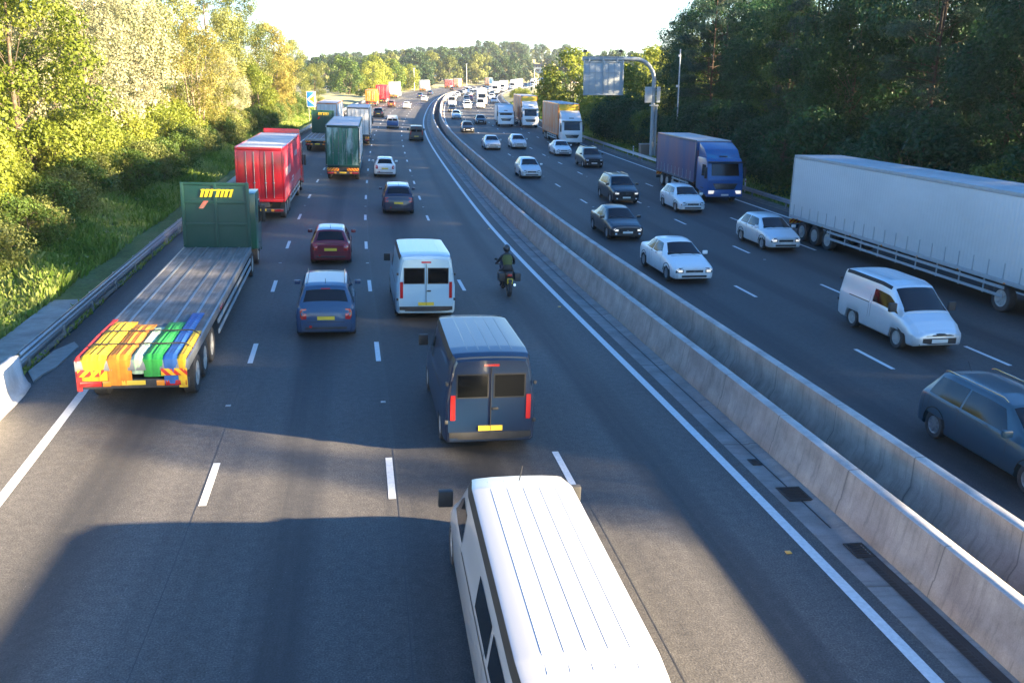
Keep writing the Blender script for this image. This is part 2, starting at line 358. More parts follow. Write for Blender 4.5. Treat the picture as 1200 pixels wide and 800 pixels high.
structure('drainage_channel',strip('drainage_channel',M['channel'],-12,930,1.5,[7.5,7.52,7.9,8.12,8.14,8.34],lambda a,b:np.interp(b,[7.5,7.52,7.9,8.12,8.14,8.34],[0,.006,-.012,-.012,.012,.012])))
structure('median_floor',strip('median_floor',M['dark_gap'],-12,930,2,[8.85,9.3,9.8]))
structure('median_edge',strip('median_edge',M['channel'],-12,930,2,[10.2,10.3]))
# joint in the channel
structure('channel_joint',strip('channel_joint',M['iron'],14,110,1,[7.925,7.96],dz=-.006))
# solid lines
def line(o,w=.2,s0=-12,s1=930,d=0): structure('road_marking',strip('road_marking',M['line'],s0,s1,1.5,[o-w/2,o+w/2],dz=.005,drift=d))
line(OL,.2,d=1.05); line(OR_,.2,d=.2); line(Q0,.2); line(QE,.2,d=-.28)
# dashes: 2 m marks, 7 m gaps
def dashes(o,first,s1=520,w=.14,d=0):
    me_v=[];fa=[]; k=0
    s=first-27
    while s<s1:
        for q in ((s-1,o-w/2),(s-1,o+w/2),(s+1,o+w/2),(s+1,o-w/2)): me_v.append(world(q[0],q[1]+d*max(0,(50-q[0])/35),.006))
        fa.append([k,k+1,k+2,k+3]); k+=4; s+=9
    structure('lane_dashes',mesh_np('lane_dashes',np.array(me_v),np.array(fa),M['line']))
dashes(O1,17.0,d=.23); dashes(O2,16.96); dashes(O3,16.97)
dashes(QA,14.3); dashes(QB,14.2); dashes(QC,14.7)
# longitudinal paving joints
for o in (O1+.12,O2+.10,O3+.11): structure('paving_joint',strip('paving_joint',M['black'],9,150,1.5,[o-.008,o+.008],dz=.003))
# road studs
studm=MB().box(-.06,.06,-.05,.05,0,.018,.006).mesh('road_stud',M['rim'])
studa=MB().box(-.05,.05,-.045,.045,0,.018,.006).mesh('road_stud',simple('amber_stud',(.8,.4,.05),.3))
for o,f,me,lab,grp in ((O1,21.5,studm,'small reflective road stud in a gap of the lane line','white studs in the lane lines'),(O2,21.46,studm,0,0),(O3,21.47,studm,0,0),(QB,20.5,studm,0,0),(QA,20.5,studm,0,0),(6.72,13.2,studa,'amber reflective stud beside the solid line by the median','amber studs beside the median line')):
    if lab: cur=(lab,grp)
    for k in range(6):
        s=f+18*k
        if s<10: continue
        x=link('road_stud',me); x.matrix_world=frame(s,o,.004); tag(x,cur[0],'road stud',cur[1])

# ---------------------------------------------------------------- concrete barriers and steel rails
def sweep(name,mat,prof,s0,s1,ds=1.0,closed=False,jit=None):
    ss=np.unique(np.append(np.arange(s0,s1,ds),s1)); P=np.array(prof,float)
    if closed: P=np.vstack([P,P[:1]])
    v=np.empty((len(ss),len(P),3)); arc=np.concatenate([[0],np.cumsum(np.hypot(*np.diff(P,axis=0).T))])
    for j,(o,h) in enumerate(P):
        w=world(ss,np.full(len(ss),o)); base=world(ss,np.full(len(ss),P[:,0].mean()))
        w[:,2]=base[:,2]+h; v[:,j]=w
    uv=np.stack([np.broadcast_to(arc[None],(len(ss),len(P))),np.broadcast_to(ss[:,None],(len(ss),len(P)))],-1).reshape(-1,2)
    me=mesh_np(name,v.reshape(-1,3),grid_faces(len(ss),len(P))[:,::-1],mat,uv)
    if closed:
        n=len(P)-1; bm=bmesh.new(); bm.from_mesh(me); bm.verts.ensure_lookup_table(); k=(len(ss)-1)*len(P)
        try: bm.faces.new([bm.verts[i] for i in range(n)]); bm.faces.new([bm.verts[k+i] for i in range(n)])
        except Exception: pass
        bmesh.ops.recalc_face_normals(bm,faces=bm.faces); bm.to_mesh(me); bm.free()
    return me
def barrier(name,o0,s0,s1,label,mirror=1):
    e=empty(name,Matrix.Translation(V(max(s0,9),o0))); tag(e,label,'barrier')
    q=mirror
    body=[(o0,-.05),(o0,.05),(o0+q*.055,.29),(o0+q*.08,.31),(o0+q*.175,.86),(o0+q*.185,.885)]
    cap=[(o0+q*.185,.885),(o0+q*.20,.905),(o0+q*.40,.905),(o0+q*.415,.885)]
    back=[(o0+q*.415,.885),(o0+q*.43,.3),(o0+q*.55,.1),(o0+q*.58,-.05)]
    for nm,pr,mt in (('front_face',body,'wall'),('coping',cap,'wallcap'),('back_face',back,'wall')):
        x=link(nm,sweep(nm,M[mt],pr,s0,s1,1.2)); x.parent=e; x.matrix_parent_inverse=e.matrix_world.inverted()
    return e
barrier('concrete_barrier',8.31,-10,900,'long stained concrete median wall on the side of the traffic driving away')
barrier('concrete_barrier',10.24,-10,900,'long stained concrete median wall on the side of the oncoming traffic',-1)
# pale barrier end at the left
e=empty('concrete_barrier',Matrix.Translation(V(16,-8.95))); tag(e,'short clean white concrete barrier ending beside the left edge line','barrier')
def endprof(s):
    t=sm((s-21.8)/1.6); h=.92-.10*t; b=-8.62-.04*t
    return [(b,-.05),(b,.07),(b-.05,.12),(b-.13,.32),(b-.17,h-.02),(b-.20,h),(b-.36,h),(b-.39,h-.02),(b-.45,.1),(b-.45,-.05)]
ss=np.concatenate([np.arange(-10,21.5,1.0),np.arange(21.6,23.5,.2)]); n=10; vv=[]
for s in ss:
    sh=.5*sm((s-22.6)/1.0)*.5
    for o,h in endprof(float(s)): vv.append(world(s+ (0 if s<23.3 else .0),o-sh*.25,h))
uv=[(j*.25,s) for s in ss for j in range(n)]
me=mesh_np('barrier_body',np.array(vv),grid_faces(len(ss),n)[:,::-1],M['newconc'],np.array(uv))
bm=bmesh.new(); bm.from_mesh(me); bm.verts.ensure_lookup_table(); k=(len(ss)-1)*n; bm.faces.new([bm.verts[k+i] for i in range(n)]); bmesh.ops.recalc_face_normals(bm,faces=bm.faces); bm.to_mesh(me); bm.free()
x=link('barrier_body',me); x.parent=e; x.matrix_parent_inverse=e.matrix_world.inverted()
# broken concrete pad in front of the barrier end, slab path behind
pp=[(23.7,-8.75),(24.3,-8.7),(24.9,-8.55),(26.9,-8.5),(27.4,-8.75),(26.5,-9.05),(24.6,-9.15)]
mb=MB(); a=[V(s,o,.0) for s,o in pp]; b=[V(s,o,.045) for s,o in pp]; mb.add(a+b,[list(range(7))[::-1],list(range(7,14))]+[[i,(i+1)%7,(i+1)%7+7,i+7] for i in range(7)])
o=mb.build('concrete_pad',M['plainconc']); tag(o,'broken grey concrete pad lying at the end of the white barrier','concrete pad')
structure('footpath',strip('footpath',M['slab'],14,33,.8,[-10.95,-10.5,-9.95],dz=.05))
W_=[(0,.0),(.03,.03),(.0,.075),(-.035,.105),(-.035,.135),(0,.165),(.03,.205),(.03,.235),(0,.265),(-.035,.295),(-.035,.325),(0,.355)]
def guardrail(o,s0,s1,label,side=1,two=True,grp=None,step=3.2):
    e=empty('crash_barrier',Matrix.Translation(V(s0,o))); tag(e,label,'crash barrier',grp)
    def put(nm,me):
        x=link(nm,me); x.parent=e; x.matrix_parent_inverse=e.matrix_world.inverted(); return x
    prof=[(o+side*a,.40+b*.85) for a,b in W_]+[(o-side*.02,.40+.355*.85),(o-side*.02,.40)]
    put('rail_beam',sweep('rail_beam',M['steel'],prof,s0,s1,2.0,closed=True))
    if two: put('lower_rail',sweep('lower_rail',M['steel'],[(o-side*.14,.16),(o-side*.10,.16),(o-side*.10,.32),(o-side*.14,.32)],s0,s1,2.0,closed=True))
    post=MB().box(-.05,.05,-.03,.03,-.3,.66,.005).mesh('post',M['steel'])
    s=s0+.8; k=0
    while s<s1 and k<100:
        p=put('post',post); p.matrix_world=frame(s,o-side*.09,0); s+=step; k+=1
guardrail(-9.15,24.2,300,'grey steel crash barrier along the left verge',1)
guardrail(26.75,4,560,'long grey steel crash barrier along the right verge of the oncoming side',-1,two=False,step=5.6)
# gully gratings and slot drain
def grate(s,o,w,l,label):
    e=empty('drain_grating',frame(s,o,.004)); tag(e,label,'drain grating')
    f=MB()
    f.box(-w/2,-w/2+.05,-l/2,l/2,0,.016); f.box(w/2-.05,w/2,-l/2,l/2,0,.016); f.box(-w/2+.05,w/2-.05,-l/2,-l/2+.05,0,.016); f.box(-w/2+.05,w/2-.05,l/2-.05,l/2,0,.016)
    f.build('frame',M['iron'],e)
    g=MB(); n=int(l/.075)
    for i in range(n):
        y=-l/2+.07+(l-.14)*i/(n-1); g.box(-w/2+.05,w/2-.05,y-.012,y+.012,.002,.013,M=Matrix.Rotation(0,4,'Z'))
    g.build('bars',M['iron'],e); MB().box(-w/2+.02,w/2-.02,-l/2+.02,l/2-.02,-.004,.001).build('pit',M['black'],e)
grate(15.42,7.92,.50,.62,'square iron drain grating in the channel, the middle one of three')
grate(13.15,8.02,.36,.50,'small square iron grating at the head of the long slot drain')
grate(17.0,7.80,.22,.30,'smallest oval iron drain cover, the farthest of the three by the median wall')
e=empty('slot_drain',frame(10.5,8.0)); tag(e,'long perforated iron slot drain strip along the foot of the median wall','slot drain')
mb=MB(); mb2=MB()
s=5.0
while s<12.8:
    fr=e.matrix_world.inverted()@frame(s,8.06,.004)
    for a in(-.07,.07):
        mb.box(a-.052,a+.052,-.028,.028,0,.008,M=fr)
    s+=.085
mb.build('drain_bars',M['iron'],e)
x=link('drain_base',sweep('drain_base',M['black'],[(7.92,.011),(8.20,.011)],5,12.9,.5)); x.parent=e; x.matrix_parent_inverse=e.matrix_world.inverted()

# ---------------------------------------------------------------- vegetation
def leaf_mesh(name,mat,centers,rad,n_per,size,flat=1.0,aspect=.62,up=.35,seed=1,fill=.45,droop=0):
    g=np.random.default_rng(seed); K=len(centers); centers=np.asarray(centers,float); rad=np.asarray(rad,float)
    w=rad**2/np.sum(rad**2); cnt=np.maximum(3,(w*n_per).astype(int)); idx=np.repeat(np.arange(K),cnt); n=len(idx)
    d=g.normal(size=(n,3)); d/=np.linalg.norm(d,axis=1)[:,None]
    rr=rad[idx]*(fill+(1-fill)*g.random(n)**.45)*(1+.28*np.sin(d[:,0]*5+idx)*np.sin(d[:,1]*4+idx*2))
    p=centers[idx]+d*rr[:,None]*np.array([1,1,flat])
    nor=d*np.array([.9,.9,.9])+g.normal(size=(n,3))*.55+np.array([0,0,up]); nor/=np.linalg.norm(nor,axis=1)[:,None]
    t=np.cross(nor,g.normal(size=(n,3))); t/=np.linalg.norm(t,axis=1)[:,None]+1e-9; b=np.cross(nor,t)
    if droop: t=t*(1-droop)+np.array([0,0,-1])*droop; t/=np.linalg.norm(t,axis=1)[:,None]; b=np.cross(nor,t); b/=np.linalg.norm(b,axis=1)[:,None]+1e-9
    L=size*(.6+.8*g.random(n)); Wd=L*aspect
    q=np.empty((n,4,3)); q[:,0]=p-t*L[:,None]*.5; q[:,1]=p+b*Wd[:,None]*.5-t*(L*.06)[:,None]; q[:,2]=p+t*L[:,None]*.5; q[:,3]=p-b*Wd[:,None]*.5-t*(L*.06)[:,None]
    me=mesh_np(name,q.reshape(-1,3),np.arange(n*4).reshape(n,4),mat)
    cl=g.random(K)
    a=me.attributes.new('tint','FLOAT','FACE'); a.data.foreach_set('value',np.clip(.5*cl[idx]+.5*g.random(n),0,1).astype(np.float32))
    return me
def curved(p0,p1,sag,g,n=5):
    p0=np.array(p0);p1=np.array(p1); o=g.normal(size=3)*sag
    return [tuple(p0+(p1-p0)*t+o*math.sin(math.pi*t)+np.array([0,0,sag*.8])*math.sin(math.pi*t)) for t in np.linspace(0,1,n)]
TREES={}
def make_tree(key,h,w,leaf,bark='bark',n=9000,size=.3,base=.22,K=34,cr=1.0,seed=0,stems=1,tr=.26,shape='round',up=.35,aspect=.62,tall=1.0,flat=.8,droop=0):
    g=np.random.default_rng(seed+100); cs=[];rs=[]
    for k in range(K):
        u=(k+.5)/K; z=base+(1-base)*(u**.85)
        if shape=='round': prof=math.sin(math.pi*min(1,(z-base)/(1-base)*.86+.14))**.6
        elif shape=='cone': prof=max(.12,1-(z-base)/(1-base))**.75
        elif shape=='pine': prof=.35+.65*math.sin(math.pi*min(1,(z-base)/(1-base)))
        else: prof=math.sin(math.pi*min(1,(z-base)/(1-base)*.9+.1))**.45
        a=k*2.399+g.normal()*.4; rad=w/2*prof*(.35+.62*math.sqrt(g.random()))
        cs.append((math.cos(a)*rad,math.sin(a)*rad,z*h-.06*h*g.random()-(.0 if shape!='pine' else 0)))
        rs.append(cr*(.75+.6*g.random())*(1.15-.35*z))
    leafm=leaf_mesh(key+'_crown',M[leaf],cs,rs,n,size,flat,aspect,up,seed,droop=droop)
    mb=MB(); H=h*(.78 if shape!='pine' else .93)
    if stems==1:
        tp=[(0,0,-.4),(.06*g.normal(),.06*g.normal(),h*.15),(.2*g.normal(),.2*g.normal(),h*.4),(.3*g.normal(),.3*g.normal(),H)]
        mb.tube(tp,tr,9,tr*.22)
    else:
        for i in range(stems):
            a=i*6.28/stems+g.normal()*.3; q=w*.3*(.4+.6*g.random())
            mb.tube(curved((math.cos(a)*.2,math.sin(a)*.2,-.4),(math.cos(a)*q,math.sin(a)*q,h*(.6+.25*g.random())),.25,g,6),tr*.55,7,tr*.12)
    for i,c in enumerate(cs):
        if i%2 and K>24 and shape!='pine': continue
        z0=max(h*base*.55,c[2]*(.55+.1*g.random())) if shape!='pine' else c[2]*.93
        mb.tube(curved((0.1*g.normal(),.1*g.normal(),z0),c,.18 if shape!='pine' else .1,g),tr*.28*(1.15-c[2]/h),5,.02)
    TREES[key]=(leafm,mb.mesh(key+'_trunk',M[bark]),h)
M['lf_yellow']=leafmat('leaves_yellow_green',(.12,.165,.016),(.21,.25,.03),(.35,.355,.065),.45)
M['lf_pale']=leafmat('leaves_silver_cream',(.20,.22,.10),(.34,.34,.20),(.50,.46,.32),.35)
M['lf_olive']=leafmat('leaves_olive',(.09,.12,.022),(.16,.185,.045),(.27,.28,.10),.4)
M['lf_orange']=leafmat('leaves_golden_brown',(.14,.145,.025),(.25,.23,.05),(.36,.30,.09),.45)
M['lf_mid']=leafmat('leaves_mid_green',(.045,.09,.014),(.08,.14,.022),(.13,.19,.035),.4)
M['lf_dark']=leafmat('leaves_dark_green',(.011,.044,.016),(.021,.070,.024),(.040,.105,.038),.4)
M['lf_pine']=leafmat('pine_needles',(.009,.034,.021),(.019,.056,.034),(.042,.090,.058),.2)
M['lf_far']=leafmat('leaves_far',(.016,.045,.016),(.030,.068,.022),(.06,.10,.035),.3)
M['grass']=leafmat('grass_blades',(.12,.20,.028),(.20,.30,.045),(.34,.38,.12),.5)
M['flower']=simple('white_wild_flowers',(.7,.7,.62),.7)
make_tree('maple',13,9,'lf_yellow',n=26000,size=0.22,K=40,cr=1.25,seed=1,base=.16)
make_tree('maple_small',8,6.5,'lf_yellow',n=17000,size=0.19,K=28,cr=1.05,seed=2,base=.1,stems=3)
make_tree('silver_tree',14,8.5,'lf_pale',bark='palebark',n=26000,size=0.18,K=42,cr=1.15,seed=3,base=.16,tall=1)
make_tree('oak',15,11,'lf_olive',n=26000,size=0.2,K=44,cr=1.35,seed=4,base=.26,tr=.38)
make_tree('tall_olive',17,9.5,'lf_olive',n=28000,size=0.19,K=46,cr=1.25,seed=5,base=.14)
make_tree('golden_willow',10.5,7.5,'lf_orange',bark='palebark',n=18000,size=0.18,K=34,cr=.95,seed=6,base=.2,stems=7,tr=.2,aspect=.4)
make_tree('golden_tree',13,7.5,'lf_orange',n=20000,size=0.21,K=34,cr=1.15,seed=7,base=.14)
make_tree('dark_oak',18,12,'lf_dark',n=30000,size=0.24,K=40,cr=1.75,seed=8,base=.10,tr=.36)
make_tree('dark_ash',16,9,'lf_dark',n=26000,size=0.21,K=34,cr=1.45,seed=9,base=.08,tr=.28)
M['lf_wood0']=leafmat('leaves_ash',(.022,.062,.013),(.042,.095,.020),(.075,.135,.036),.4)
make_tree('green_ash',17,10,'lf_wood0',n=26000,size=0.22,K=46,cr=1.35,seed=10,base=.12,tr=.3)
make_tree('pine',20,9,'lf_pine',bark='pinebark',n=36000,size=0.26,K=50,cr=1.15,seed=12,base=.13,tr=.24,shape='pine',up=.55,aspect=.16,flat=.42)
make_tree('bush_yellow',3.6,4.6,'lf_yellow',n=6500,size=.18,K=20,cr=.8,seed=13,base=.1,stems=5,tr=.09)
make_tree('bush_green',3.2,4.4,'lf_mid',n=7000,size=.16,K=20,cr=.8,seed=14,base=.1,stems=5,tr=.09)
make_tree('bush_dark',4.5,5.5,'lf_dark',n=7500,size=.2,K=22,cr=.95,seed=15,base=.08,stems=5,tr=.1)
make_tree('bush_olive',3.0,4.2,'lf_olive',n=6500,size=.15,K=20,cr=.75,seed=16,base=.1,stems=5,tr=.08)
make_tree('far_round',13,12,'lf_far',n=3200,size=.8,K=20,cr=1.9,seed=17,base=.12)
make_tree('far_tall',15,9,'lf_far',n=2600,size=.75,K=18,cr=1.7,seed=18,base=.1)
make_tree('far_pale',13,11,'lf_olive',n=2800,size=.75,K=18,cr=1.8,seed=19,base=.12)
make_tree('mid_yellow',9,9,'lf_yellow',n=5000,size=.42,K=26,cr=1.35,seed=20,base=.08,stems=3)
make_tree('mid_green',9,8,'lf_mid',n=4500,size=.42,K=24,cr=1.35,seed=21,base=.08,stems=3)
def plant(key,name,pos,label,cat,group=None,sc=1.0,rot=None,parts=True,zs=1.0):
    leafm,tm,h=TREES[key]
    if rot is None: rot=random.random()*6.28
    e=empty(name,Matrix.Translation(pos)@Matrix.Rotation(rot,4,'Z')@Matrix.Diagonal((sc,sc,sc*zs,1))); tag(e,label,cat,group)
    link('crown' if cat=='tree' else 'foliage',leafm,e); link('trunk' if cat=='tree' else 'stems',tm,e); return e
def ray_at(px,s_guess):
    """ground offset whose image column is px, at station s"""
    best=None
    for o in np.arange(-60,80,.25):
        w=world(s_guess,o); x,y=float(w[0]),float(w[1]); c,sn=math.cos(YAW),math.sin(YAW)
        r=x*c-y*sn; f=x*sn+y*c; u=float(w[2])-CAM_H; zc=f*math.cos(PITCH)-u*math.sin(PITCH); 
        if zc<1: continue
        q=600+1059*r/zc
        if best is None or abs(q-px)<best[0]: best=(abs(q-px),float(o))
    return best[1]
# left row, each its own tree
for key,s,o,sc,lab in (
 ('oak',50,-24.5,1.0,'big olive oak with a dark trunk at the left edge of the photo'),
 ('maple',58,-19.8,1.0,'bright yellow-green maple filling the middle of the left bank'),
 ('maple_small',46,-18.8,.9,'low yellow-green maple just in front of the dark oak trunk'),
 ('silver_tree',74,-20.5,1.08,'tall cream and silver leaved tree right of the yellow-green maple'),
 ('silver_tree',88,-21.5,1.12,'second silver-leaved tree, standing behind the golden willow'),
 ('golden_willow',97,-17.0,1.12,'golden many-stemmed willow above the red lorry'),
 ('tall_olive',124,-20.5,1.08,'tallest olive-green tree of the left bank, its crown against the sky'),
 ('tall_olive',106,-23,1.05,'olive tree rising behind the silver-leaved trees'),
 ('silver_tree',112,-17.0,.68,'small silver-leaved tree between the golden willow and the green trees'),
 ('maple_small',128,-16.0,1.0,'fresh green bushy tree left of the blue and white sign'),
 ('tall_olive',137,-18.8,1.04,'olive tree behind the rust-coloured tree, the last tall one against the sky'),
 ('golden_tree',158,-18.2,1.12,'rust-coloured tree near the far end of the left bank'),
 ('golden_tree',150,-15.8,.72,'smaller rust-coloured tree, in front of the big rust-coloured one'),
 ('tall_olive',178,-17.0,.78,'pale green tree at the far end of the left bank, beside the open field'),
 ('tall_olive',194,-15.5,.55,'last and lowest pale green tree of the left bank'),
 ('maple',66,-30,1.2,'yellow-green tree top showing above the left maple'),
 ('oak',38,-31,1.15,'dark olive tree top in the upper left corner of the photo'),
 ('oak',58,-36,1.25,'olive tree at the back between the maple and the oak'),
 ('dark_ash',118,-28,1.1,'dark green tree filling the gap behind the left bank'),
 ('maple',96,-30,1.25,'tall yellow-green tree right behind the silver-leaved trees')):
    plant(key,'tree',G(s,o),lab,'tree',sc=sc)
for i in range(16):
    s=34+i*9.5; plant(random.choice(['tall_olive','oak','maple','silver_tree']),'tree',G(s,-42-random.random()*6),'tree at the back of the left bank, mostly hidden by the front row','tree','back row of the left bank',sc=random.uniform(.95,1.15))
# shrubs under the left row
k=0; s=26.0
while s<176:
    for o,keys in ((-15.0,('bush_green','bush_green','bush_olive','bush_green')),(-18.2,('bush_dark','bush_yellow','bush_green','bush_yellow'))):
        key=keys[k%4]; k+=1
        if s>120 and o<-17: key='bush_green'
        sc=random.uniform(.7,1.0)*(1.1 if o<-17 else .92)
        nm={'bush_green':('mid green leafy shrub at the foot of the left bank','green shrubs of the left bank'),'bush_dark':('dark green dense shrub at the foot of the left bank','dark shrubs of the left bank'),'bush_olive':('olive grey-green shrub at the foot of the left bank','olive shrubs of the left bank'),'bush_yellow':('yellow-green sunlit shrub at the foot of the left bank','yellow shrubs of the left bank')}[key]
        plant(key,'shrub',G(s+random.uniform(-1.3,1.3),o+random.uniform(-1.2,.6)),nm[0],'shrub',nm[1],sc=sc)
    s+=3.6
# right wood: front row of dark trees and pines from beside the bridge to beyond the gantry
WLAB={'dark_oak':('broad dark green oak in the shaded wood along the right verge','dark oaks of the right wood'),'pine':('tall blue-green pine with a reddish trunk in the right wood','pines of the right wood'),'dark_ash':('dark green ash in the shaded wood along the right verge','dark ashes of the right wood'),'green_ash':('mid green feathery tree in the right wood','lighter trees of the right wood')}
kinds=['dark_oak','green_ash','dark_ash','pine','green_ash','dark_oak','dark_ash','pine']; k=0
plant('dark_ash','tree',G(8.5,37),'low dark green ash at the near end of the right wood, beside the bridge','tree',sc=.80)
plant('dark_ash','tree',G(13.5,37.5),'half-grown dark green ash, second from the near end of the right wood','tree',sc=1.0)
plant('dark_ash','tree',G(4.6,37.5),'slim dark ash, the very first tree of the right wood by the bridge','tree',sc=.72); plant('dark_oak','tree',G(5.2,43),'dark oak behind the very first tree of the right wood','tree',sc=.7); plant('dark_oak','tree',G(9.5,41),'broad dark oak behind the first two trees of the right wood','tree',sc=.66); plant('dark_oak','tree',G(16,42),'broad dark oak behind the half-grown ash near the bridge','tree',sc=.8); plant('dark_oak','tree',G(12.5,33.5),'smallest dark oak, close to the right crash barrier near the bridge','tree',sc=.62)
s=19.0
while s<112:
    key=kinds[k%8]; plant(key,'tree',G(s,36.5+random.uniform(-1.5,2.5)),WLAB[key][0],'tree',WLAB[key][1],sc=random.uniform(.80,.98)*(1 if key!='pine' else .92)); s+=5.0; k+=1
s=14.0
while s<114:
    key=kinds[(k*3+1)%8]; plant(key,'tree',G(s,45+random.uniform(-2,3)),WLAB[key][0],'tree',WLAB[key][1],sc=random.uniform(.9,1.08)*(1 if key!='pine' else .92)); s+=6.0; k+=1
s=16.0
while s<122:
    plant(random.choice(['bush_dark','bush_dark','bush_green']),'shrub',G(s,31.3+random.uniform(-.6,1.2)),'dark leafy shrub under the trees of the right wood','shrub','shrubs under the right wood',sc=random.uniform(.8,1.3)); s+=3.4
# sunlit hedgerow beyond the gantry
for key,s,o,sc,lab in (('pine',117,39,.70,'thin pine at the end of the right wood, against the sky'),
 ('mid_green',118,33,.9,'shaded green tree right behind the gantry post'),('mid_yellow',128,34,1.0,'yellow-green tree behind the grey gantry sign'),
 ('mid_green',137,34,.85,'low green tree left of the gantry sign, behind the orange lorry'),('mid_yellow',142,42,1.2,'tall sunlit yellow-green tree just left of the gantry sign'),
 ('mid_yellow',148,35,.72,'sunlit yellow bush behind the second orange lorry'),('mid_yellow',235,72,1.7,'largest yellow-green tree of the right hedgerow, standing against the sky'),
 ('mid_green',215,66,1.25,'green tree in the right hedgerow behind the orange lorries'),('mid_yellow',192,72,1.2,'yellow-green tree behind the roadside bushes on the right'),
 ('mid_green',300,58,1.0,'dark round tree in the field beyond the right hedgerow'),('mid_yellow',150,50,1.25,'yellow-green tree at the back of the right hedgerow'),('mid_yellow',166,62,1.2,'yellow-green tree between the gantry and the largest hedgerow tree'),
 ('mid_yellow',126,43,1.2,'sunlit tree top showing right of the gantry sign'),('mid_yellow',160,32.5,1.28,'fullest sunlit yellow-green tree at the roadside, left of the gantry sign'),('mid_yellow',176,31.5,.62,'low yellow-green tree just left of the fullest one'),('mid_green',190,32.5,.6,'low green tree at the right roadside before the far queue'),('mid_yellow',206,33,.55,'smallest yellow-green tree at the right roadside before the far queue'),('mid_green',240,40,.75,'low green tree in the field by the far right barrier')):
    plant(key,'tree',G(s,o),lab,'tree',sc=sc)
s=122
while s<300:
    plant(random.choice(['bush_yellow','bush_yellow','bush_olive']),'shrub',G(s,31.0+random.uniform(-.6,2.5)),'sunlit roadside bush beyond the gantry on the right','shrub','roadside bushes beyond the gantry',sc=random.uniform(.8,1.2)*(1 if s<155 else .62)); s+=4.4
# trees in the fields on the left, clump beside the road
for key,s,o,sc,lab in (('mid_green',300,-22,1.15,'dark green tree at the near end of the roadside clump'),('mid_yellow',318,-17,1.1,'bright green tree of the roadside clump behind the white lorry'),
 ('mid_yellow',338,-19,1.35,'tallest bright green tree of the roadside clump'),('mid_green',352,-15,1.2,'green tree in the middle of the roadside clump'),('mid_yellow',366,-18,1.3,'bright green tree near the far lamp post'),('mid_yellow',384,-14,1.1,'last bright green tree of the roadside clump'),
 ('mid_green',330,-30,1.3,'green tree at the back of the roadside clump'),('mid_green',372,-27,1.4,'tall green tree at the back of the roadside clump'),
 ('mid_green',300,-62,.6,'small dark round tree standing alone in the meadow'),('mid_green',335,-52,.5,'low round bush in the meadow left of the roadside clump'),
 ('mid_yellow',286,-16,.45,'small yellow bush beside the orange digger')):
    plant(key,'tree',G(s,o),lab,'tree',sc=sc)
# far hedges and the wooded hillside
def GW(az,r):
    x=r*math.sin(R(az)); y=r*math.cos(R(az)); return Vector((x,y,float(ground([x],[y])[0])))
cnt=0
for az0,az1,r0,r1,n in ((-9,3,395,470,26),(-5.5,15,520,600,46),(-6,16,620,740,56),(-7,17,760,860,52),(-8,18,880,1000,60)):
    for i in range(n):
        az=az0+(az1-az0)*(i+random.uniform(.1,.9))/n; rr=random.uniform(r0,r1)
        p=GW(az,rr); s1,o1=to_so([p.x],[p.y])
        if -12<o1[0]<32: continue
        if 7.9<az<8.8 and rr<830: continue
        key=random.choice(['far_round','far_round','far_tall','far_pale'])
        lab={'far_round':('round green tree on the distant wooded hillside','round trees on the far hillside'),'far_tall':('narrow green tree on the distant wooded hillside','narrow trees on the far hillside'),'far_pale':('pale green tree on the distant wooded hillside','pale trees on the far hillside')}[key]
        plant(key,'tree',p,lab[0],'tree',lab[1],sc=random.uniform(.95,1.35)*(1 if r0>500 else .66)); cnt+=1
print('far trees',cnt)
# grass, weeds and wild flowers on the verges
def tufts(name,s0,s1,o0,o1,n,h,label,mat='grass',wd=.035,seed=3,spread=1.0):
    g=np.random.default_rng(seed); s=s0+(s1-s0)*g.random(n)**1.6; o=o0+(o1-o0)*g.random(n)
    w=world(s,o); z=ground(w[:,0],w[:,1]); 
    keep=np.sin(s*.9+o*2.1)+np.sin(s*.37-o*1.3)+g.normal(size=n)*.9>-1.2*spread
    w=w[keep]; z=z[keep]; m=len(w); hh=h*(.45+.9*g.random(m))*(1+.35*np.sin(w[:,1]*.8+w[:,0])); a=g.random(m)*6.28; lean=g.normal(size=(m,2))*.35
    dx=np.cos(a)*wd*(.6+g.random(m)); dy=np.sin(a)*wd*(.6+g.random(m))
    q=np.empty((m,4,3)); q[:,0]=np.stack([w[:,0]-dx,w[:,1]-dy,z-.03],-1); q[:,1]=np.stack([w[:,0]+dx,w[:,1]+dy,z-.03],-1)
    q[:,2]=np.stack([w[:,0]+lean[:,0]*hh+dx*.7,w[:,1]+lean[:,1]*hh+dy*.7,z+hh],-1); q[:,3]=np.stack([w[:,0]+lean[:,0]*hh-dx*.7,w[:,1]+lean[:,1]*hh-dy*.7,z+hh*.93],-1)
    me=mesh_np(name,q.reshape(-1,3),np.arange(4*m).reshape(m,4),M[mat])
    t=me.attributes.new('tint','FLOAT','FACE'); t.data.foreach_set('value',np.clip(.5+.35*np.sin(w[:,0]*1.1+w[:,1]*.5)+.3*g.normal(size=m),0,1).astype(np.float32))
    x=link(name,me); tag(x,label,'grass',kind='stuff'); return x
tufts('grass',24,200,-10.95,-18.5,120000,.34,'rough green grass on the left verge behind the crash barrier',wd=.035)
tufts('weeds',24,120,-11.2,-18,26000,.42,'taller leafy weeds among the grass of the left verge',mat='grass',wd=.045,seed=5)
tufts('grass',8,250,27.5,31.5,60000,.35,'rough green grass along the right verge behind the crash barrier',wd=.045,seed=6)
tufts('grass',23,90,-9.15,-9.9,6000,.12,'thin weeds growing through the stony margin under the left crash barrier',wd=.03,seed=8,spread=.2)
g=np.random.default_rng(9); mb=MB()
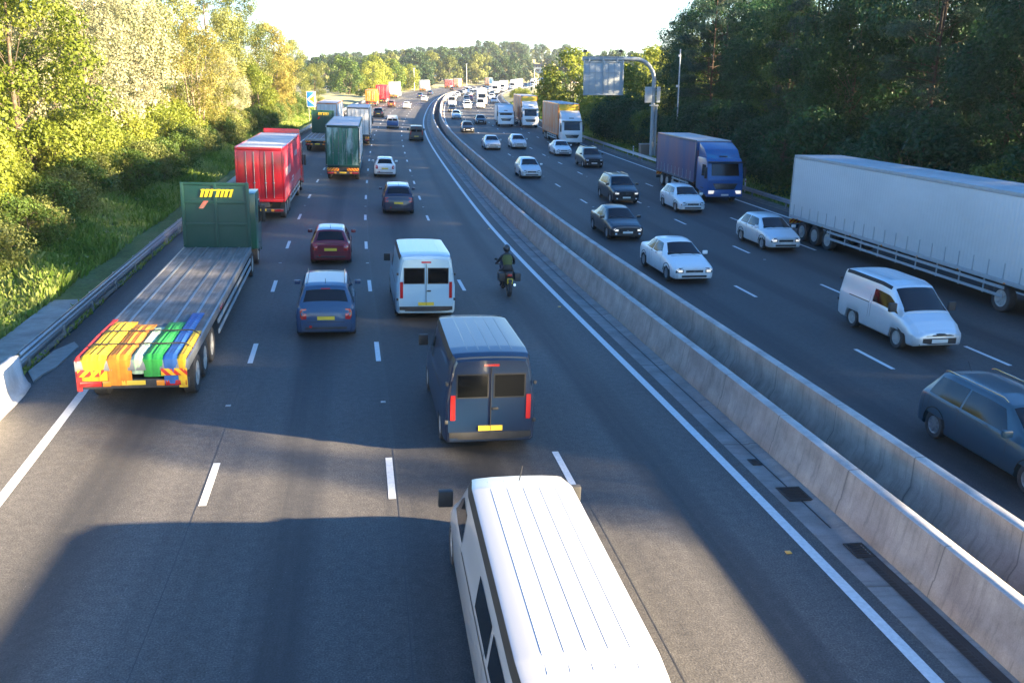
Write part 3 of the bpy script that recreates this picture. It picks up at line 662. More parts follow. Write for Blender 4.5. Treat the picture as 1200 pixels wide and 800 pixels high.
for i in range(70):
    s=25+60*g.random()**1.5; o=-11-5.5*g.random(); p=G(s,o)+Vector((0,0,.42)); 
    for j in range(5):
        q=p+Vector((g.normal()*.05,g.normal()*.05,g.normal()*.03)); mb.add([q+Vector((.025,0,0)),q+Vector((0,.025,0)),q-Vector((.025,0,0)),q-Vector((0,.025,.0))],[(0,1,2,3)])
tag(mb.build('wild_flowers',M['flower']),'small white wild flower heads scattered in the left verge','flowers',kind='stuff')

# ---------------------------------------------------------------- cars (forward = +Y, origin on the road under the middle)
class Shape:
    """lofted car body: control stations along y -> zb, zmid, zbelt, ztop, wmid, wbelt, wtop"""
    def __init__(s,L,st,wheels,wr=.32):
        s.L=L; s.wheels=wheels; s.wr=wr; st=np.array(st,float); s.st=st
        y=np.unique(np.concatenate([np.linspace(st[0,0],st[-1,0],int(L/.055)),st[:,0]])); s.y=y
        s.c={k:np.interp(y,st[:,0],st[:,i+1]) for i,k in enumerate(('zb','zm','zbelt','zt','wm','wb','wt'))}
        K=np.array([.25,.5,.25])
        for k in s.c:
            for _ in range(2):
                a=s.c[k]; p=np.pad(a,1,mode='edge'); s.c[k]=p[:-2]*.25+p[1:-1]*.5+p[2:]*.25
        for yw in wheels:
            rr=wr+.075; q=rr**2-(y-yw)**2; arch=np.where(q>0,wr+np.sqrt(np.maximum(q,0)),0); s.c['zb']=np.maximum(s.c['zb'],np.minimum(arch,s.c['zm']-.03))
        s.sec=np.array([s.section(i) for i in range(len(y))])
    def section(s,i):
        c={k:v[i] for k,v in s.c.items()}; wm,wb,wt=c['wm'],c['wb'],c['wt']; zb,zm,ze,zt=c['zb'],c['zm'],c['zbelt'],c['zt']
        ze=min(ze,zt-.02); wt=min(wt,wb)
        P=[(0,zb),(wm*.93,zb),(wm*.985,zb+min(.05,(zm-zb)*.4)),(wm,zm),(wm*.995,zm+(ze-zm)*.5),(wb+(wm-wb)*.35,ze-.03 if ze-zm>.06 else ze),(wb,ze)]
        h=zt-ze
        for t in (.07,.35,.65,.9):
            P.append((wb-.012+(wt-wb+.012)*(t**1.15),ze+h*t*.93))
        P+= [(wt-.035,zt-.012*min(1,h*8)),(wt-.10,zt+.004),(wt*.55,zt+.022),(0,zt+.03)]
        return P
    def build_body(s):
        n=s.sec.shape[1]; v=[];ny=len(s.y)
        for i in range(ny):
            P=s.sec[i]
            for j in range(n): v.append((P[j][0],s.y[i],P[j][1]))
            for j in range(n-2,0,-1): v.append((-P[j][0],s.y[i],P[j][1]))
        m=2*n-2; f=[]
        for i in range(ny-1):
            for j in range(m): f.append((i*m+j,i*m+(j+1)%m,(i+1)*m+(j+1)%m,(i+1)*m+j))
        f.append(tuple(range(m))); f.append(tuple((ny-1)*m+j for j in range(m))[::-1])
        mb=MB(); mb.add(v,f,True); return mb
    def patch(s,y0,y1,j0,j1,sides=(1,),off=.008,mb=None,slant0=0,slant1=0):
        """band of the surface between columns j0..j1; slant shears the ends along y with height"""
        mb=mb or MB(); yy=np.linspace(y0,y1,max(3,int(abs(y1-y0)/.06)+2)); n=s.sec.shape[1]
        for sd in sides:
            base=[]; J=np.arange(j0,j1+1)
            for a in np.linspace(0,1,len(yy)):
                row=[]
                for j in J:
                    t=(j-j0)/max(1,(j1-j0)); ya=y0+slant0*t; yb=y1+slant1*t; y=ya+(yb-ya)*a
                    x=np.interp(y,s.y,s.sec[:,j,0]); z=np.interp(y,s.y,s.sec[:,j,1]); row.append(Vector((x*sd,y,z)))
                base.append(row)
            A=len(base);B=len(J); nn=[[None]*B for _ in range(A)]
            for i in range(A):
                for k in range(B):
                    du=base[min(i+1,A-1)][k]-base[max(i-1,0)][k]; dv=base[i][min(k+1,B-1)]-base[i][max(k-1,0)]
                    q=du.cross(dv).normalized(); 
                    if q.x*sd<0 and j1<n-4: q=-q
                    elif j1>=n-4 and q.z<0: q=-q
                    nn[i][k]=base[i][k]+q*off
            mb.add([p for r_ in nn for p in r_],[(i*B+k,i*B+k+1,(i+1)*B+k+1,(i+1)*B+k) for i in range(A-1) for k in range(B-1)],True)
        return mb
    def top(s,y0,y1,off=.008,wf=.93,mb=None,rows=8):
        """glass across the top surface between y0 and y1 (windscreen, rear window, sunroof)"""
        mb=mb or MB(); yy=np.linspace(y0,y1,rows); A=[]; n=s.sec.shape[1]
        for y in yy:
            row=[]
            js=[n-5,n-4,n-3,n-2,n-1]
            pts=[(float(np.interp(y,s.y,s.sec[:,j,0])),float(np.interp(y,s.y,s.sec[:,j,1]))) for j in js]
            full=[(-a,b) for a,b in pts]+[(a,b) for a,b in pts[::-1][1:]]
            A.append([Vector((a*wf,y,b)) for a,b in full])
        B=len(A[0]); out=[]
        for i in range(rows):
            for k in range(B):
                du=A[min(i+1,rows-1)][k]-A[max(i-1,0)][k]; dv=A[i][min(k+1,B-1)]-A[i][max(k-1,0)]
                q=dv.cross(du).normalized(); 
                if q.z<0: q=-q
                out.append(A[i][k]+q*off)
        mb.add(out,[(i*B+k,i*B+k+1,(i+1)*B+k+1,(i+1)*B+k) for i in range(rows-1) for k in range(B-1)],True); return mb
    def hw(s,i,z):
        P=s.sec[i]; 
        if z<P[0][1] or z>P[-1][1]: return -1
        zz=[p[1] for p in P[1:]]; xx=[p[0] for p in P[1:]]; 
        return float(np.interp(z,np.maximum.accumulate(zz),xx))
    def endy(s,x,z,front):
        r_=range(len(s.y)-1,-1,-1) if front else range(len(s.y))
        for i in r_:
            if s.hw(i,z)>=abs(x): return float(s.y[i])
        return float(s.y[-1] if front else s.y[0])
    def panel(s,pts,front,off=.012,thick=.03,nz=5,mb=None,mirror=False):
        """lens / plate on the nose or tail: pts = (x0,x1,z0,z1)"""
        mb=mb or MB(); x0,x1,z0,z1=pts; q=1 if front else -1
        for sd in ((1,-1) if mirror else (1,)):
            nx=5; g=[]
            for k in range(nz):
                for i in range(nx):
                    x=(x0+(x1-x0)*i/(nx-1)); z=z0+(z1-z0)*k/(nz-1); g.append([x*sd,s.endy(x,z,front)+q*off,z])
            # keep the panel from folding around ledges
            b=[[p[0],p[1]-q*thick*2.5,p[2]] for p in g]; n=len(g)
            F=[(k*nx+i,k*nx+i+1,(k+1)*nx+i+1,(k+1)*nx+i) for k in range(nz-1) for i in range(nx-1)]
            rim=[i for i in range(nx)]+[k*nx+nx-1 for k in range(1,nz)]+[(nz-1)*nx+i for i in range(nx-2,-1,-1)]+[k*nx for k in range(nz-2,0,-1)]
            mb.add(g+b,F+[(rim[i],rim[(i+1)%len(rim)],rim[(i+1)%len(rim)]+n,rim[i]+n) for i in range(len(rim))],False)
        return mb
def wheel_meshes(r,w,rimmat='rim',spokes=9):
    t=MB().lathe([(r*.62,-w/2+.01),(r*.7,-w/2),(r*.93,-w/2),(r*.985,-w/2+.025),(r,-w/4),(r,w/4),(r*.985,w/2-.025),(r*.93,w/2),(r*.7,w/2),(r*.62,w/2-.01)],(0,0,0),n=26).mesh('wheel',M['rubber'])
    rm=MB().lathe([(r*.63,-w/2+.012),(r*.63,w/2-.012),(r*.58,w/2-.02),(r*.55,w/2-.05),(.0,w/2-.055)],(0,0,0),n=26)
    for k in range(spokes):
        rm.box(w/2-.055,w/2-.015,-.018,.018,.02,r*.58,.006,M=Matrix.Rotation(2*math.pi*k/spokes,4,'X'))
    rm.lathe([(.07,w/2-.04),(.065,w/2-.005),(0,w/2)],(0,0,0),n=12)
    return t,rm.mesh('rim',M[rimmat])
CARW=wheel_meshes(.32,.21); VANW=wheel_meshes(.34,.22,'rimwhite',12); TRW=wheel_meshes(.5,.30,'rimwhite',8)
# stations: y, zb, zmid, zbelt, ztop, wmid, wbelt, wtop   (y from tail to nose)
def stations(kind):
    if kind=='hatch': L=4.15; W2=.88; H=1.48
    if kind=='saloon': L=4.6; W2=.9; H=1.44
    if kind=='estate': L=4.7; W2=.91; H=1.48
    if kind=='suv': L=4.5; W2=.93; H=1.66
    if kind=='mpv': L=4.5; W2=.91; H=1.64
    h=L/2; zb=.20 if kind!='suv' else .25; bt={'hatch':.95,'saloon':.93,'estate':.95,'suv':1.08,'mpv':1.02}[kind]
    rb={'hatch':.10,'saloon':.62,'estate':.12,'suv':.12,'mpv':.08}[kind]      # y distance of the rear window foot from the tail
    rt={'hatch':.52,'saloon':1.22,'estate':.42,'suv':.42,'mpv':.36}[kind]     # roof end
    cw={'hatch':1.02,'saloon':1.16,'estate':1.18,'suv':1.05,'mpv':.82}[kind]  # cowl distance from the nose
    wt={'hatch':.56,'saloon':.56,'estate':.58,'suv':.64,'mpv':.64}[kind]
    rf=cw+{'hatch':.78,'saloon':.80,'estate':.80,'suv':.72,'mpv':.85}[kind]
    S_=[(-h,.34,.52,.74,.80,W2-.20,W2-.24,W2-.28),(-h+.05,.27,.54,bt-.06,bt-.02 if kind!='saloon' else bt+.0,W2-.10,W2-.15,W2-.2),
        (-h+rb+.02,zb+.02,.56,bt,bt+.05,W2-.03,W2-.09,W2-.14 if kind=='saloon' else wt+.16)]
    if kind=='saloon': S_.insert(2,(-h+.14,.24,.55,bt-.0,bt+.05,W2-.05,W2-.1,W2-.15))
    S_+=[(-h+rt,zb,.56,bt+.01,H-.05,W2-.01,W2-.05,wt),(-h+rt+.35,zb,.56,bt,H-.005,W2,W2-.04,wt+.03),(h-rf-.55,zb,.56,bt-.01,H,W2,W2-.04,wt+.04),(h-rf,zb,.56,bt-.02,H-.05,W2,W2-.045,wt+.02),
        (h-cw,zb,.55,bt-.05,bt+.02,W2-.005,W2-.07,W2-.14),(h-cw+.25,zb,.55,bt-.09,bt-.04,W2-.01,W2-.08,W2-.15),(h-.42,.22,.52,bt-.18,bt-.13,W2-.03,W2-.12,W2-.22),
        (h-.18,.22,.50,bt-.245,bt-.20,W2-.06,W2-.13,W2-.24),(h-.06,.23,.48,bt-.31,bt-.26,W2-.13,W2-.18,W2-.29),(h,.27,.46,bt-.38,bt-.33,W2-.22,W2-.26,W2-.36)]
    return L,W2,H,bt,rb,rt,cw,rf,S_
PROTO={}
def proto_car(kind):
    if kind in PROTO: return PROTO[kind]
    L,W2,H,bt,rb,rt,cw,rf,S_=stations(kind); h=L/2; wh=[-h+.78,h-.86]; sh=Shape(L,S_,wh)
    P=[]   # (name, mesh, materialkey or None for paint, local matrix, children)
    ph=M['p_white']
    P.append(('body',sh.build_body().mesh('body',ph),None))
    P.append(('windscreen',sh.top(h-cw-.06,h-rf+.04,.010,.955).mesh('windscreen',M['glass']),1))
    P.append(('rear_window',sh.top(-h+rb+.06,-h+rt-.04,.010,.90).mesh('rear_window',M['glassdark']),1))
    yb=h-rf-.42; 
    for sd in (1,-1):
        mb=MB(); a0=-h+rt+(.10 if kind!='saloon' else .02); mid=(a0+yb+.36)/2-.05
        sh.patch(a0-(.12 if kind!='saloon' else .3),mid-.03,7,10,(sd,),.006,mb,slant0=(.12 if kind!='saloon' else .3))
        sh.patch(mid+.03,yb+.78,7,10,(sd,),.006,mb,slant1=-.45)
        P.append(('side_window',mb.mesh('side_window',M['glass']),1))
    # lamps, plates, grille
    zl=bt-.43
    P+=[('headlight',sh.panel((W2-.40,W2-.17,zl,zl+.13),True,.014,nz=4).mesh('headlight',M['lamp']),1),('headlight',sh.panel((-(W2-.40),-(W2-.17),zl,zl+.13),True,.014,nz=4).mesh('headlight',M['lamp']),1)]
    tz=(.66,.98) if kind in('hatch','mpv') else ((.70,.90) if kind!='suv' else (.75,1.08))
    ti=W2-.33 if kind in('hatch','mpv','suv') else W2-.42
    for sd in(1,-1): P.append(('tail_light',sh.panel((sd*ti,sd*(W2-.14),*tz),False,.016,nz=5).mesh('tail_light',M['tail']),1))
    P.append(('grille',sh.panel((-.36,.36,zl-.02,zl+.08),True,.012,nz=4).mesh('grille',M['black']),1))
    P.append(('lower_intake',sh.panel((-.52,.52,.285,.37),True,.010,nz=3).mesh('lower_intake',M['black']),1))
    P.append(('front_plate',sh.panel((-.26,.26,.385,.485),True,.02,nz=2).mesh('front_plate',M['plateW']),1))
    P.append(('rear_plate',sh.panel((-.26,.26,.64,.75),False,.02,nz=2).mesh('rear_plate',M['plateY']),1))
    P.append(('rear_bumper_trim',sh.panel((-.62,.62,.30,.42),False,.012,nz=3).mesh('rear_bumper_trim',M['black']),1))
    for sd in(1,-1):
        mb=MB().box(sd*(W2-.02)-.0,sd*(W2+.19),h-rf+.42,h-rf+.53,bt+.02,bt+.17,.035) if sd>0 else MB().box(-(W2+.19),-(W2-.02),h-rf+.42,h-rf+.53,bt+.02,bt+.17,.035)
        P.append(('door_mirror',mb.mesh('door_mirror',ph),None))
    mb=MB().box(-W2+.22,W2-.22,-h+.3,h-.3,.17,.42,.02); 
    P.append(('underbody',mb.mesh('underbody',M['black']),1))
    # door seams and handles
    mb=MB()
    for y in (mid,yb+.80,a0-.02):
        sh.patch(y-.006,y+.006,3,6,(1,-1),.003,mb)
    for y in (mid+.16-.3,yb+.05): sh.patch(y,y+.15,5,6,(1,-1),.012,mb)
    P.append(('door_seams',mb.mesh('door_seams',M['black']),1))
    # shut lines, arch trims, wipers, lamp housings
    mb=MB(); nn=sh.sec.shape[1]
    sh.top(h-cw+.015,h-cw+.045,.006,.90,mb,rows=2); sh.patch(h-cw+.03,h-.44,nn-4,nn-3,(1,-1),.0045,mb) if False else None
    for yb_ in (-h+.30,): sh.patch(yb_-.006,yb_+.006,3,6,(1,-1),.003,mb)
    sh.patch(h-.50,h-.488,3,5,(1,-1),.003,mb)
    P.append(('bonnet_seam',mb.mesh('bonnet_seam',M['seal']),1))
    mb=MB()
    for yw in wh:
        for sd in(1,-1):
            pts=[]
            for a_ in np.linspace(.12,math.pi-.12,14):
                y=yw+.405*math.cos(a_); z=.32+.405*math.sin(a_); i=int(np.argmin(abs(sh.y-y))); x=max(sh.hw(i,z),float(sh.c['wm'][i])*.985); pts.append((sd*(x+.002),y,z))
            mb.tube(pts,.014,6)
    P.append(('wheel_arch_trim',mb.mesh('wheel_arch_trim',M['seal']),1))
    mb=MB()
    for x0_ in(-.45,.1):
        z0_=bt+.06; mb.tube([(x0_,h-cw-.02,z0_),(x0_+.5,h-cw-.16,z0_+.10)],.009,5)
    P.append(('wipers',mb.mesh('wipers',M['black']),1))
    for sd in(1,-1): P.append(('lamp_housing',sh.panel((sd*(W2-.44),sd*(W2-.13),zl-.03,zl+.16),True,.008,nz=4).mesh('lamp_housing',M['black']),1)); P.append(('fog_lamp',sh.panel((sd*(W2-.34),sd*(W2-.24),.33,.40),True,.016,nz=2).mesh('fog_lamp',M['lamp']),1))
    P.append(('badge',sh.panel((-.05,.05,zl+.0,zl+.06),True,.03,nz=2).mesh('badge',M['chrome']),1))
    P.append(('tailgate_seam',sh.panel((-.55,.55,.565,.578),False,.006,nz=2).mesh('tailgate_seam',M['seal']),1))
    P.append(('brake_light',sh.panel((-.14,.14,H-.115,H-.085),False,.02,nz=2).mesh('brake_light',M['tail']),1)) if kind!='saloon' else None
    P.append(('reversing_lamp',sh.panel((-.50,-.42,.40,.47),False,.018,nz=2).mesh('reversing_lamp',M['tail']),1))
    P.append(('roof_antenna',MB().tube([(0,-h+rt+.18,H+.02),(0,-h+rt+.02,H+.20)],.007,5).mesh('roof_antenna',M['black']),1))
    if kind in('estate','suv','mpv'):
        mb=MB()
        for sd in(1,-1): mb.tube([(sd*.58,-h+rt+.1,H+.02),(sd*.58,-h+rt+.2,H+.06),(sd*.58,h-rf-.25,H+.06),(sd*.58,h-rf-.1,H+.0)],.014,6)
        P.append(('roof_rails',mb.mesh('roof_rails',M['chrome']),1))
    PROTO[kind]=(P,[(x*(W2-.115),y,.32) for y in wh for x in(1,-1)],CARW); return PROTO[kind]
def proto_van(kind):
    """panel van / small van / minibus on the same kind of surface"""
    if kind in PROTO: return PROTO[kind]
    L,W2,H,bt={'smallvan':(4.4,.9,1.82,1.08),'longvan':(6.9,.95,1.88,1.08),'van':(5.3,1.0,2.2,1.22),'bigvan':(5.8,1.02,2.55,1.3)}[kind]; h=L/2; wt=W2-.22
    cw=.78; rf=1.55 if kind!='smallvan' else 1.6
    S_=[(-h,.36,.6,bt,H-.16,W2-.12,W2-.13,wt-.05),(-h+.05,.28,.6,bt,H-.05,W2-.04,W2-.05,wt+.02),(-h+.2,.25,.6,bt,H,W2-.01,W2-.02,wt+.06),(-h+.6,.24,.6,bt,H+.02,W2,W2-.02,wt+.08),(h-rf-.5,.24,.6,bt,H+.01,W2,W2-.02,wt+.06),(h-rf,.24,.6,bt-.02,H-.07,W2,W2-.03,wt),
        (h-cw,.24,.6,bt-.08,bt+.02,W2-.01,W2-.08,W2-.16),(h-.36,.25,.55,bt-.24,bt-.16,W2-.04,W2-.14,W2-.24),(h-.14,.25,.52,bt-.42,bt-.36,W2-.1,W2-.2,W2-.3),(h-.02,.3,.48,.62,.68,W2-.18,W2-.27,W2-.4),(h,.34,.46,.56,.6,W2-.3,W2-.36,W2-.45)]
    wh=[-h+1.0,h-.85]; sh=Shape(L,S_,wh,.34); P=[]; ph=M['p_white']
    P.append(('body',sh.build_body().mesh('body',ph),None))
    P.append(('windscreen',sh.top(h-cw-.05,h-rf+.06,.012,.95).mesh('windscreen',M['glass']),1))
    for sd in(1,-1):
        mb=sh.patch(h-rf-.75,h-rf+.62,7,9,(sd,),.006,slant1=-.35); P.append(('side_window',mb.mesh('side_window',M['glass']),1))
        if kind=='longvan':
            for y in(-h+.45,-h+1.75): P.append(('side_window',sh.patch(y,y+1.15,7,9,(sd,),.006).mesh('side_window',M['glassdark']),1))
    for sd in(1,-1):
        P.append(('window_seal',sh.panel((sd*.05,sd*(W2-.26),bt+.06,H-.38),False,.006,nz=3).mesh('window_seal',M['seal']),1)); P.append(('rear_window',sh.panel((sd*.08,sd*(W2-.29),bt+.09,H-.41),False,.011,nz=3).mesh('rear_window',M['glassdark']),1))
        P.append(('door_hinge',MB().box(*sorted((sd*(W2-.09),sd*(W2-.02))),-h-.02,-h+.06,.72,.80,.01).box(*sorted((sd*(W2-.09),sd*(W2-.03))),-h-.02,-h+.06,bt+.35,bt+.43,.01).mesh('door_hinge',M['black']),1))
        P.append(('tail_light',sh.panel((sd*(W2-.24),sd*(W2-.14),.80,1.35),False,.016,nz=4).mesh('tail_light',M['tail']),1))
        P.append(('headlight',sh.panel((sd*(W2-.46),sd*(W2-.22),bt-.46,bt-.30),True,.014,nz=4).mesh('headlight',M['lamp']),1))
    P.append(('grille',sh.panel((-.45,.45,bt-.50,bt-.34),True,.012,nz=3).mesh('grille',M['black']),1))
    P.append(('front_bumper',sh.panel((-W2+.25,W2-.25,.32,.52),True,.014,nz=4).mesh('front_bumper',M['black']),1))
    P.append(('front_plate',sh.panel((-.26,.26,.38,.49),True,.03,nz=2).mesh('front_plate',M['plateW']),1))
    P.append(('rear_plate',sh.panel((-.26,.26,.55,.66),False,.02,nz=2).mesh('rear_plate',M['plateY']),1))
    P.append(('rear_bumper',sh.panel((-W2+.12,W2-.12,.36,.52),False,.03,nz=3).mesh('rear_bumper',M['black']),1))
    mb=MB(); yr=-h-.004; mb.box(-.006,.006,yr-.02,yr+.04,.56,H-.25); 
    for y in (h-rf-.78,-h+1.9): sh.patch(y-.006,y+.006,3,8,(1,-1),.003,mb)
    sh.patch(-h+.7,h-rf-.9,5,6,(1,-1),.004,mb)
    P.append(('door_seams',mb.mesh('door_seams',M['black']),1))
    mb=MB(); nn=sh.sec.shape[1]
    for xr in (-.48,-.24,0,.24,.48):
        pts=[]
        for y in np.linspace(-h+.35,h-rf-.25,14):
            P_=np.array([[np.interp(y,sh.y,sh.sec[:,j,0]),np.interp(y,sh.y,sh.sec[:,j,1])] for j in range(nn-4,nn)]); pts.append((xr,y,float(np.interp(abs(xr),P_[::-1,0],P_[::-1,1]))-.011))
        mb.tube(pts,.015,8)
    P.append(('roof_ribs',mb.mesh('roof_ribs',M['p_white']),None))
    if kind=='longvan': P.append(('antenna',MB().tube([(0,h-rf-.25,H),(0,h-rf-.45,H+.32)],.008,6).mesh('antenna',M['black']),1))
    P.append(('roof_gutter',sh.patch(-h+.2,h-rf-.05,nn-5,nn-4,(1,-1),.005).mesh('roof_gutter',M['seal']),1))
    P.append(('rear_handle',MB().box(.03,.16,-h-.035,-h+.03,1.02,1.07,.01).mesh('rear_handle',M['black']),1))
    P.append(('brake_light',sh.panel((-.16,.16,H-.22,H-.17),False,.012,nz=2).mesh('brake_light',M['tail']),1))
    for sd in(1,-1):
        a,b=sorted((sd*(W2-.02),sd*(W2+.22))); P.append(('door_mirror',MB().box(a,b,h-rf+.50,h-rf+.62,bt+.02,bt+.30,.03).mesh('door_mirror',M['black']),1))
    P.append(('underbody',MB().box(-W2+.24,W2-.24,-h+.3,h-.3,.2,.5,.02).mesh('underbody',M['black']),1))
    PROTO[kind]=(P,[(x*(W2-.12),y,.34) for y in wh for x in(1,-1)],VANW); return PROTO[kind]
def put_parts(e,P,wheels,WM,col,overrides={}):
    for name,me,mk in P:
        o=link(name,me,e)
        if mk is None: o.material_slots[0].link='OBJECT'; o.material_slots[0].material=M['p_'+col] if isinstance(col,str) else col
        if name in overrides: o.material_slots[0].link='OBJECT'; o.material_slots[0].material=M[overrides[name]]
    for x,y,z in wheels:
        w=link('wheel',WM[0],e); w.location=(x,y,z)
        if x<0: w.rotation_euler=(0,0,math.pi)
        link('rim',WM[1],w)
def vehicle(kind,col,s,o,label,rev=False,group=None,cat=None,ov={}):
    P,wh,WM=(proto_van if 'van' in kind else proto_car)(kind)
    L=max(p[1] for p in [(0,abs(y)) for x,y,z in wh])
    e=empty({'hatch':'hatchback_car','saloon':'saloon_car','estate':'estate_car','suv':'off_road_car','mpv':'people_carrier','smallvan':'small_van','longvan':'people_van','van':'van','bigvan':'van'}[kind],frame(s,o,.006,rev))
    tag(e,label,cat or ('van' if 'van' in kind else 'car'),group); put_parts(e,P,wh,WM,col,ov); return e
# ---------------------------------------------------------------- lorries
def chevmat():
    m=bpy.data.materials.new('red_yellow_chevrons'); n,b=nodes(m); tc=n.nodes.new('ShaderNodeTexCoord'); sp=n.nodes.new('ShaderNodeSeparateXYZ'); n.links.new(tc.outputs['Object'],sp.inputs[0])
    ab=N(n,'ShaderNodeMath',operation='ABSOLUTE'); n.links.new(sp.outputs[0],ab.inputs[0]); ad=N(n,'ShaderNodeMath',operation='ADD'); n.links.new(ab.outputs[0],ad.inputs[0]); n.links.new(sp.outputs[2],ad.inputs[1])
    mu=N(n,'ShaderNodeMath',operation='MULTIPLY'); n.links.new(ad.outputs[0],mu.inputs[0]); mu.inputs[1].default_value=4.5; fr=N(n,'ShaderNodeMath',operation='FRACT'); n.links.new(mu.outputs[0],fr.inputs[0])
    c=ramp(n,fr.outputs[0],[(.0,(.8,.42,.02)),(.49,(.8,.42,.02)),(.51,(.55,.03,.02)),(1,(.55,.03,.02))]); n.links.new(c,b.inputs['Base Color']); b.inputs['Roughness'].default_value=.4; return m
M['chev']=chevmat()
def sheetmat(name,c0,c1,sx=1,sz=1,scale=1.0,rough=.6,lo=.35,hi=.65):
    m=bpy.data.materials.new(name); n,b=nodes(m); tc=n.nodes.new('ShaderNodeTexCoord')
    f=noise(n,tc.outputs['Object'],scale,6,.65,sx=1,sy=sx,sz=sz); n.links.new(ramp(n,f,[(lo,c0),(hi,c1)]),b.inputs['Base Color']); b.inputs['Roughness'].default_value=rough
    w=N(n,'ShaderNodeTexWave',Scale=1.6,Distortion=.6); w.bands_direction='Y'; n.links.new(tc.outputs['Object'],w.inputs[0]); bump(n,b,w.outputs['Fac'],.25,.04); return m
M['curt_orange']=sheetmat('faded_orange_curtain',(.62,.19,.05),(.55,.34,.24),sx=2.2,sz=.5,scale=1.1,lo=.42,hi=.62)
M['curt_red']=sheetmat('red_curtain',(.5,.02,.04),(.56,.05,.09),scale=.6)
M['curt_blue']=sheetmat('blue_and_red_curtain',(.015,.07,.19),(.16,.09,.14),sx=.8,sz=.18,scale=.6,lo=.36,hi=.64)
M['box_white']=simple('lorry_box_white',(.66,.67,.67),.5,dirt=.22,scale=1.2); M['box_pale']=sheetmat('pale_trailer_side',(.44,.48,.50),(.52,.56,.58),sx=.3,sz=.6,scale=.6)
M['roof_sheet']=simple('lorry_roof_sheet',(.55,.55,.54),.55,dirt=.35,scale=1.5); M['roof_pink']=simple('sunlit_lorry_roof',(.62,.56,.54),.55,dirt=.3,scale=1.5)
M['green_steel']=simple('green_lorry_body',(.005,.055,.04),.45,dirt=.12,scale=2)
M['green_glossy']=sheetmat('green_doors_painted_highlights',(.02,.14,.09),(.40,.50,.46),sx=1,sz=.22,scale=1.4,rough=.35,lo=.48,hi=.60)  # pale reflected highlights painted into the green of the doors
M['deck']=None
def deckmat():
    m=bpy.data.materials.new('worn_deck_planks'); n,b=nodes(m); tc=n.nodes.new('ShaderNodeTexCoord'); o=tc.outputs['Object']
    f=noise(n,o,1,6,.7,sx=9,sy=.5); g2=noise(n,o,2,5,.6)
    c=ramp(n,f,[(.3,(.09,.085,.08)),(.5,(.17,.16,.15)),(.72,(.30,.28,.26))]); c=mixc(n,c,ramp(n,g2,[(.3,.7),(.7,1.25)]),1,'MULTIPLY')
    n.links.new(c,b.inputs['Base Color']); b.inputs['Roughness'].default_value=.75; bump(n,b,f,.3,.01); return m
M['deck']=deckmat()
def cab(e,col,yf,W2=1.24,zt=2.9,deep=2.2,z0=.45,roofcol=None,spoiler=False,spcol=None,lit=False,visor=True):
    """forward-control cab whose nose is at y=yf"""
    pf=M['p_'+col]
    prof=[(yf-deep,z0+.35),(yf-.05,z0),(yf,z0+.12),(yf-.02,1.55),(yf-.10,1.75),(yf-.34,zt-.28),(yf-.62,zt),(yf-deep,zt)]
    MB().prism(prof,-W2,W2,'x',.06).build('cab',pf,e)
    # glass
    zA,zB=1.80,zt-.32
    def fy(z): return float(np.interp(z,[1.55,1.75,zt-.28],[yf-.02,yf-.10,yf-.34]))
    mb=MB(); n=5; g=[]
    for k in range(n):
        z=zA+(zB-zA)*k/(n-1)
        for i in range(9):
            t=i/8*2-1; g.append((t*(W2-.10-.05*k/n),fy(z)+.022-.03*t*t,z))
    mb.add(g,[(k*9+i,k*9+i+1,(k+1)*9+i+1,(k+1)*9+i) for k in range(n-1) for i in range(8)],True); mb.build('windscreen',M['glass'],e)
    for sd in(1,-1):
        MB().prism([(yf-1.25,1.72),(yf-.36,1.72),(yf-.52,zt-.42),(yf-1.2,zt-.42)],sd*(W2-.02),sd*(W2+.012),'x',.0).build('side_window',M['glass'],e)
        a,b=sorted((sd*(W2+.03),sd*(W2+.20))); w=MB().box(a,b,yf-.22,yf-.12,1.62,2.35,.03); w.tube([(sd*W2,yf-.25,2.3),(sd*(W2+.1),yf-.17,2.3)],.02,6); w.build('door_mirror',M['black'],e)
        MB().box(*sorted((sd*(W2-.50),sd*(W2-.10))),yf-.06,yf+.025,.62,.84,.03).build('headlight',M['litlamp' if lit else 'lamp'],e)
        w=MB()
        for q in(0,1): w.box(*sorted((sd*(W2-.12),sd*(W2+.015))),yf-1.35,yf-.75,.55+.35*q,.60+.35*q,.01)
        w.build('step',M['black'],e)
    MB().prism([(-.86,1.30),(.86,1.30),(.62,.92),(-.62,.92)],yf-.03,yf+.03,'y',.02).build('grille',M['black'],e)
    mb=MB()
    for q in range(4): mb.box(-.74+.03*q*0,.74,yf+.028,yf+.040,.98+.08*q,1.0+.08*q,.004)
    mb.build('grille_slats',M['chrome'],e)
    MB().prism([(-W2,.42),(W2,.42),(W2,.60),(W2-.42,.60),(W2-.55,.86),(-W2+.55,.86),(-W2+.42,.60),(-W2,.60)],yf-.25,yf+.05,'y',.03).build('bumper',pf,e)
    MB().box(-.26,.26,yf+.048,yf+.058,.50,.61,.003).build('front_plate',M['plateW'],e)
    if visor: MB().box(-W2+.05,W2-.05,yf-.42,yf-.10,zt-.24,zt-.19,.015).build('sun_visor',M['black'],e)
    if spoiler:
        MB().prism([(yf-deep,zt-.02),(yf-.62,zt-.02),(yf-1.2,zt+.55),(yf-deep,zt+.95)],-W2+.06,W2-.06,'x',.08).build('wind_deflector',M['p_'+(spcol or col)],e)
        MB().box(-.28,.28,yf-.80,yf-.70,zt+.08,zt+.16,.02,M=None).build('roof_vent',M['black'],e)
def truck_wheels(e,ys,W2=1.2,twin=None):
    for y in ys:
        for sd in(1,-1):
            w=link('wheel',TRW[0],e); w.location=(sd*(W2-.16),y,.5)
            if sd<0: w.rotation_euler=(0,0,math.pi)
            link('rim',TRW[1],w)
